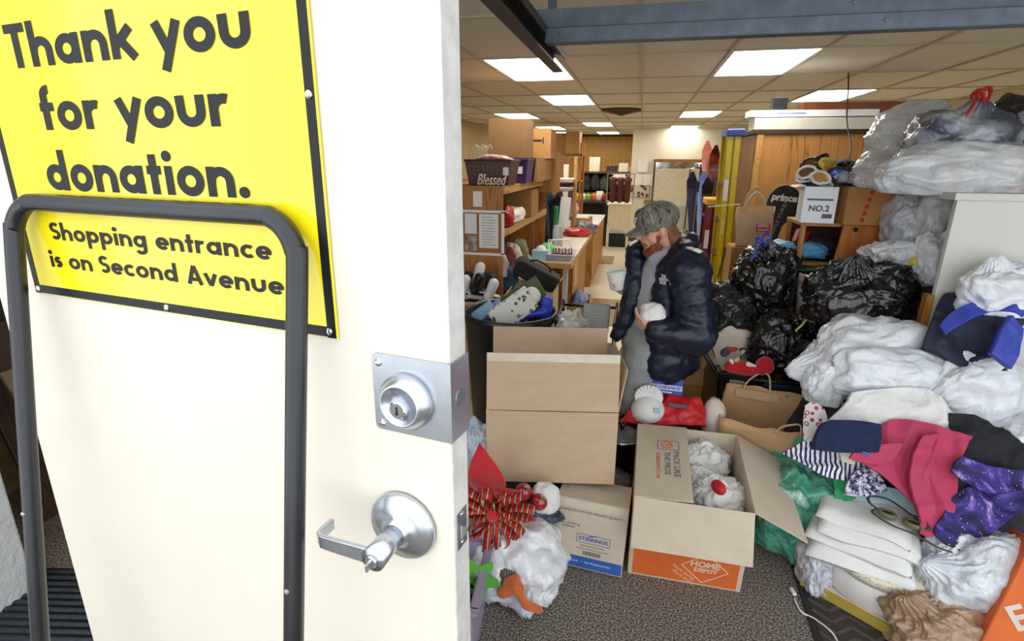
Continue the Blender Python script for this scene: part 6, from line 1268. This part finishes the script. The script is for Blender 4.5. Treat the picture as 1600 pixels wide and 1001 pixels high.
yl = ladder('yellow_ladder', 'tall yellow fibreglass stepladder with blue top, folded beside the plywood closet', .715, 4.78, 2.045, M('yellow_fibreglass', '#d9bd14', .35, var=.05), M('blue_cap', '#2f4a9c', .4), rail=.058, w=.30); rl = ladder('red_ladder', 'shorter dark red fibreglass stepladder with yellow top next to the yellow one', .62, 5.12, 1.50, M('red_fibreglass', '#8c1f30', .35, var=.06), M('yellow_cap', '#dcb326', .4), w=.28, rail=.062)
yl.rotation_euler = (0, R(-1.2), 0)
part('tie_cord', (-.03, -.165, 1.52), (.24, .008, .008), white, yl, rot=(0, R(-5), 0), bevel=0)
st_ = thing('sled', 'white sled handle leaning at the foot of the red ladder', 'sled', tuple(Vector((P(1105, 420, 4.9).x, 4.9, 0)))); obj('tube_frame', MB().tube(spline([(-.06, 0, .02), (-.06, 0, .75), (-.03, 0, .93), (.02, 0, .95), (.05, 0, .80), (.06, 0, .02)], 6), .014, 8), white, st_, smooth=True); obj('grip', MB().tube([(-.07, 0, .4), (.06, 0, .4)], .014, 8), chrome, st_)
# ================================================================== plywood closet and the goods before it
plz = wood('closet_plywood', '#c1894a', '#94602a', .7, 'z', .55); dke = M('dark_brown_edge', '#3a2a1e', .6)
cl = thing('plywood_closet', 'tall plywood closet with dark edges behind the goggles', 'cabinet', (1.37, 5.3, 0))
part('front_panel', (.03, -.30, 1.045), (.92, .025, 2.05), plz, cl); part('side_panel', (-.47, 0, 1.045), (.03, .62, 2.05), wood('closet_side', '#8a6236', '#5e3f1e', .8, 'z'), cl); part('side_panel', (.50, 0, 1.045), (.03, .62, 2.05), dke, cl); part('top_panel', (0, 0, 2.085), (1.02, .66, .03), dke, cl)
part('corner_strip', (-.445, -.315, 1.045), (.05, .02, 2.05), plyx, cl)
lg = thing('long_white_carton', 'long white flat-pack carton lying on top of the plywood closet', 'carton', (1.52, 5.12, 2.105)); obj('carton', B((0, 0, .045), (1.30, .26, .09)), M('off_white_carton', '#d8d5c8', .6), lg, bevel=.003); obj('upper_carton', B((-.22, 0, .125), (.95, .20, .05)), white, lg, bevel=.003); obj('print_band', B((-.38, -.101, .125), (.22, .001, .014)), M('faint_blue_print', '#8fa0c4', .6), lg)
slab('wood_panel_box', 'brown wood-grain panel carton behind the long white carton', (1.75, 5.55, 2.24), (.85, .2, .22), M('redwood_print', '#7a4426', .5, var=.1), cat='carton'); slab('black_speaker', 'small black box at the left end of the long white carton', (1.06, 5.12, 2.31), (.11, .1, .09), black, cat='speaker')
slab('black_divider', 'black upright panel right of the plywood closet', (1.86, 4.75, 1.04), (.12, .05, 2.06), M('black_board'), (0, R(4), 0), 'panel')
cb = thing('hanging_cable', 'thin black cable hanging from the ceiling light over the goggles', 'cable', (1.62, 5.4, ZC)); obj('cord', MB().tube(spline([(0, 0, -.02), (-.01, -.1, -.15), (-.12, -.55, -.42), (-.19, -.95, -.62), (-.22, -1.05, -.74)], 6), .006, 6), black, cb, smooth=True)
sn_ = thing('goods_stand', 'plain plywood stand under the goggles and red-marked carton', 'stand', (1.15, 3.60, 0)); part('top', (0, 0, 1.51), (.46, .34, .02), plz, sn_); part('shelf', (0, 0, 1.28), (.42, .32, .02), plz, sn_); part('back', (0, .16, .76), (.44, .015, 1.5), M('dark_back', '#4a2a1a', .7), sn_)
for x in (-.215, .215):
    for y in (-.155, .155): part('leg', (x, y, .75), (.025, .025, 1.5), plz, sn_)
wbx = carton('goggle_carton', 'white printed carton overflowing with ski goggles', (1.00, 3.50, 1.522), (0, 0, R(-8)), .165, .22, .20, white, {'l': (100, .06)}); text('NO.2', .045, black, wbx, (.0, -.1145, .08), FRONT, bold=.03); obj('print_lines', MB().box((0, -.1135, .13), (.13, .001, .010)).box((.045, -.1135, .04), (.05, .001, .024)), greyink, wbx)['kind'] = 'stuff'
rc = carton('marked_carton', 'brown carton with a vertical row of red marks on its face', (1.235, 3.49, 1.522), (0, 0, R(3)), .27, .27, .20, M('tan_cardboard', '#b07f45', .85, var=.05), lid=True)
for k in range(5): obj('red_mark', MB().prism([(.013 * (1.1 if i % 2 else .8) * math.cos(i * PI / 4), .014 * (1.1 if i % 2 else .85) * math.sin(i * PI / 4)) for i in range(8)], 0, .001, Matrix.Translation((-.02 - .006 * k, -.1385, .175 - .037 * k)) @ Matrix.Rotation(PI / 2, 4, 'X')), M('red_stamp', '#b8302a', .7), rc)
GF = [('white', '#e6e4de', '#7a4a3a'), ('black', '#1d1d20', '#2a4fb0'), ('yellow', '#d8c04a', '#caa040'), ('white', '#e6e4de', '#c08a4a'), ('black', '#1d1d20', '#50555e'), ('grey', '#8a8d92', '#23252b'), ('black', '#1d1d20', '#6a4a3a'), ('white', '#e6e4de', '#3a3d48'), ('black', '#1d1d20', '#35383f')]
def goggles(label, c, rot, frame, lens):
    t = thing('ski_goggles', label, 'goggles', tuple(c), rot, 'ski goggles heaped on the carton'); fm = M('goggle_' + frame, {'white': '#e6e4de', 'black': '#1d1d20', 'yellow': '#d8c04a', 'grey': '#8a8d92'}[frame], .4)
    pts = [(.085 * math.cos(R(a)) * (1 - .08 * math.cos(R(2 * a))), .03 * (abs(math.cos(R(a))) ** 2), .045 * math.sin(R(a)) - (.016 if 250 < a < 290 else 0)) for a in range(0, 360, 12)]
    obj('goggle_frame', MB().tube(pts, .013, 8, closed=True), fm, t, smooth=True)
    c0 = (0, -.012, 0); n_ = len(pts); obj('lens', MB().add([c0] + [(p[0] * .93, p[1] - .004, p[2] * .93) for p in pts], [(0, i + 1, (i + 1) % n_ + 1) for i in range(n_)]), M('lens_' + lens, lens, .08, spec=.8), t, smooth=True)
    t.scale = (.62, .62, .62); obj('strap', MB().tube(spline([(-.08, .03, 0), (-.10, .10, -.01), (-.03, .15, -.02), (.05, .15, -.01), (.10, .10, 0), (.08, .03, 0)], 5), .016, 6, flat=.25), fm, t, smooth=True); return t
gpos = [(1258, 268, 3.40), (1309, 270, 3.40), (1296, 256, 3.48), (1282, 276, 3.36), (1332, 272, 3.42), (1320, 258, 3.52), (1268, 255, 3.50), (1346, 279, 3.38), (1284, 250, 3.56)]
gnm = ['white goggles with amber lens at the left of the heap', 'black goggles with blue mirror lens in the middle of the heap', 'yellow rimmed goggles near the top of the heap', 'white goggles with tan lens at the front of the heap', 'black goggles right of the blue lens', 'grey goggles toward the back right of the heap', 'black goggles with brown lens at the upper left of the heap', 'white goggles at the right end of the heap', 'black goggles at the very top of the heap']
for k, (a, b, Y_) in enumerate(gpos): goggles(gnm[k], P(a, b, Y_), (R(-25 + 17 * (k % 3)), R(-20 + 13 * (k % 4)), R(-30 + 25 * (k % 3))), GF[k][0], GF[k][2])
bag('goggle_straps', 'dark heap of straps and gloves under the goggles', (1.15, 3.56, 1.70), (.21, .10, .085), M('strap_black', '#202024', .7, var=.5, vscale=22, col2='#77777a'), 170, wr=.2, fr=4, cat='straps')
for k, (a, b) in enumerate(((1316, 282), (1332, 284))): o = obj('glass_ornament', MB().lathe([(0, 0), (.03, .0), (.034, .03), (.02, .055), (.01, .06), (0, .06)], 14), M('clear_jar'), None, tuple(P(a, b + 2, 3.40)), smooth=True); tag(o, ('left' if k == 0 else 'right') + ' small glass ornament on the red-marked carton', 'ornament')
# canvas tote
cv_ = M('canvas', '#d3b892', .9, var=.06, bump=.2, bscale=90)
tb_ = thing('canvas_tote', 'tan canvas tote bag with red store emblem hanging by the yellow ladder', 'tote bag', tuple(P(1176, 383, 4.12)), (R(4), R(-3), R(-8)))
obj('bag_body', bagwall(.235, .09, .25, .27, .016, 12), cv_, tb_, smooth=True)
obj('handle', MB().tube(spline([(-.07, -.045, .25), (-.045, -.05, .33), (.0, -.02, .37), (.045, -.03, .32), (.06, -.045, .25)], 6), .010, 6, flat=.4), cv_, tb_, smooth=True); obj('handle', MB().tube(spline([(-.07, .045, .26), (-.05, .04, .35), (.0, .03, .40), (.05, .04, .33), (.06, .045, .26)], 6), .010, 6, flat=.4), cv_, tb_, smooth=True)
tr = M('tote_red', '#c8401f', .6); obj('emblem', B((.055, -.062, .135), (.085, .004, .055)), tr, tb_); text('KING', .03, white, tb_, (.055, -.0655, .149), FRONT, bold=.04, width=.065); text('Soopers', .024, white, tb_, (.055, -.0655, .123), FRONT, bold=.02, width=.07, shear=.2); text('City Market', .024, tr, tb_, (.055, -.064, .092), FRONT, width=.085)
carton('closed_carton', 'tall closed carton under the canvas tote', (P(1176, 383, 4.12).x, 4.14, 0), (0, 0, 0), .30, .24, P(1176, 383, 4.12).z - .014, cardd, lid=True)
# racket case
rk_ = thing('racket_case', 'black tennis racket case with white lettering beside the tote', 'racket case', tuple(P(1205, 378, 4.22)), (R(-6), R(9), R(-4)))
cb_m = M('case_black', '#18181b', .5, var=.15)
mb = MB(); ov = [(.112 * math.cos(R(a)), .27 + .135 * math.sin(R(a))) for a in range(-60, 241, 10)]; ov = [(.03, .0)] + [(.035, .12)] + ov + [(-.035, .12), (-.03, .0)]
obj('case_body', MB().prism(ov, -.025, .025, Matrix.Rotation(PI / 2, 4, 'X')), cb_m, rk_, bevel=.008); text('prince', .065, white, rk_, (-.005, -.028, .315), (PI / 2, R(-4), 0), bold=.05, width=.17, shear=.1); text('TRIPLE THREAT', .034, M('case_grey', '#9a9a9c', .6), rk_, (.0, -.028, .18), (PI / 2, R(-84), 0), bold=.01, width=.30); obj('piping', MB().tube([(x, -.027, z) for x, z in ov[2:-2]], .004, 5), M('case_grey'), rk_)
# odds and ends on the low chest between sacks and closet
for lb, a, b, s, c in (('light blue puffy cushion at the left on the low chest', 1222, 384, (.10, .08, .045), '#5fa3d0'), ('light blue puffy cushion at the right on the low chest', 1268, 391, (.09, .09, .065), '#5aa9d8')): bagc('puffy_cushion', lb, P(a, b, 3.52), tuple(.85 * q for q in s), M('blue_puff_' + str(a), c, .5, bump=.2), a, wr=.06, cat='cushion', n=(50, 34), group='blue cushions')
slab('red_box', 'small glossy red box leaning on the blue cushions', P(1251, 370, 3.58), (.065, .045, .085), M('red_gloss'), (R(-20), R(22), R(10)))
slab('orange_board', 'orange plywood board leaning below the red-marked carton', P(1337, 408, 3.38), (.23, .02, .44), wood('orange_ply', '#c97a35', '#b0662a', .6, 'z'), (R(-10), R(9), R(5)), 'board'); o = obj('knot_hole', MB().lathe([(.014, 0), (.014, .002), (0, .002)], 14), blk, bpy.data.objects['orange_board'], (-.05, -.0105, .17), (PI / 2, 0, 0))
slab('white_stick', 'thin white stick leaning at the right of the orange board', P(1366, 400, 3.33), (.010, .010, .52), white, (R(-6), R(16), 0), 'stick'); slab('striped_book', 'book with blue and white striped spine right of the orange board', P(1356, 432, 3.28), (.04, .12, .26), stripes('book_stripe', '#e6e6e6', '#35508c', 9, 0, 0), (0, R(12), 0), 'book')
bag('dark_bag', 'dark bag in the gap behind the blue cushions', (1.15, 3.62, 1.292), (.14, .09, .07), M('black_nylon'), 175, wr=.08, cat='bag', n=(50, 34))
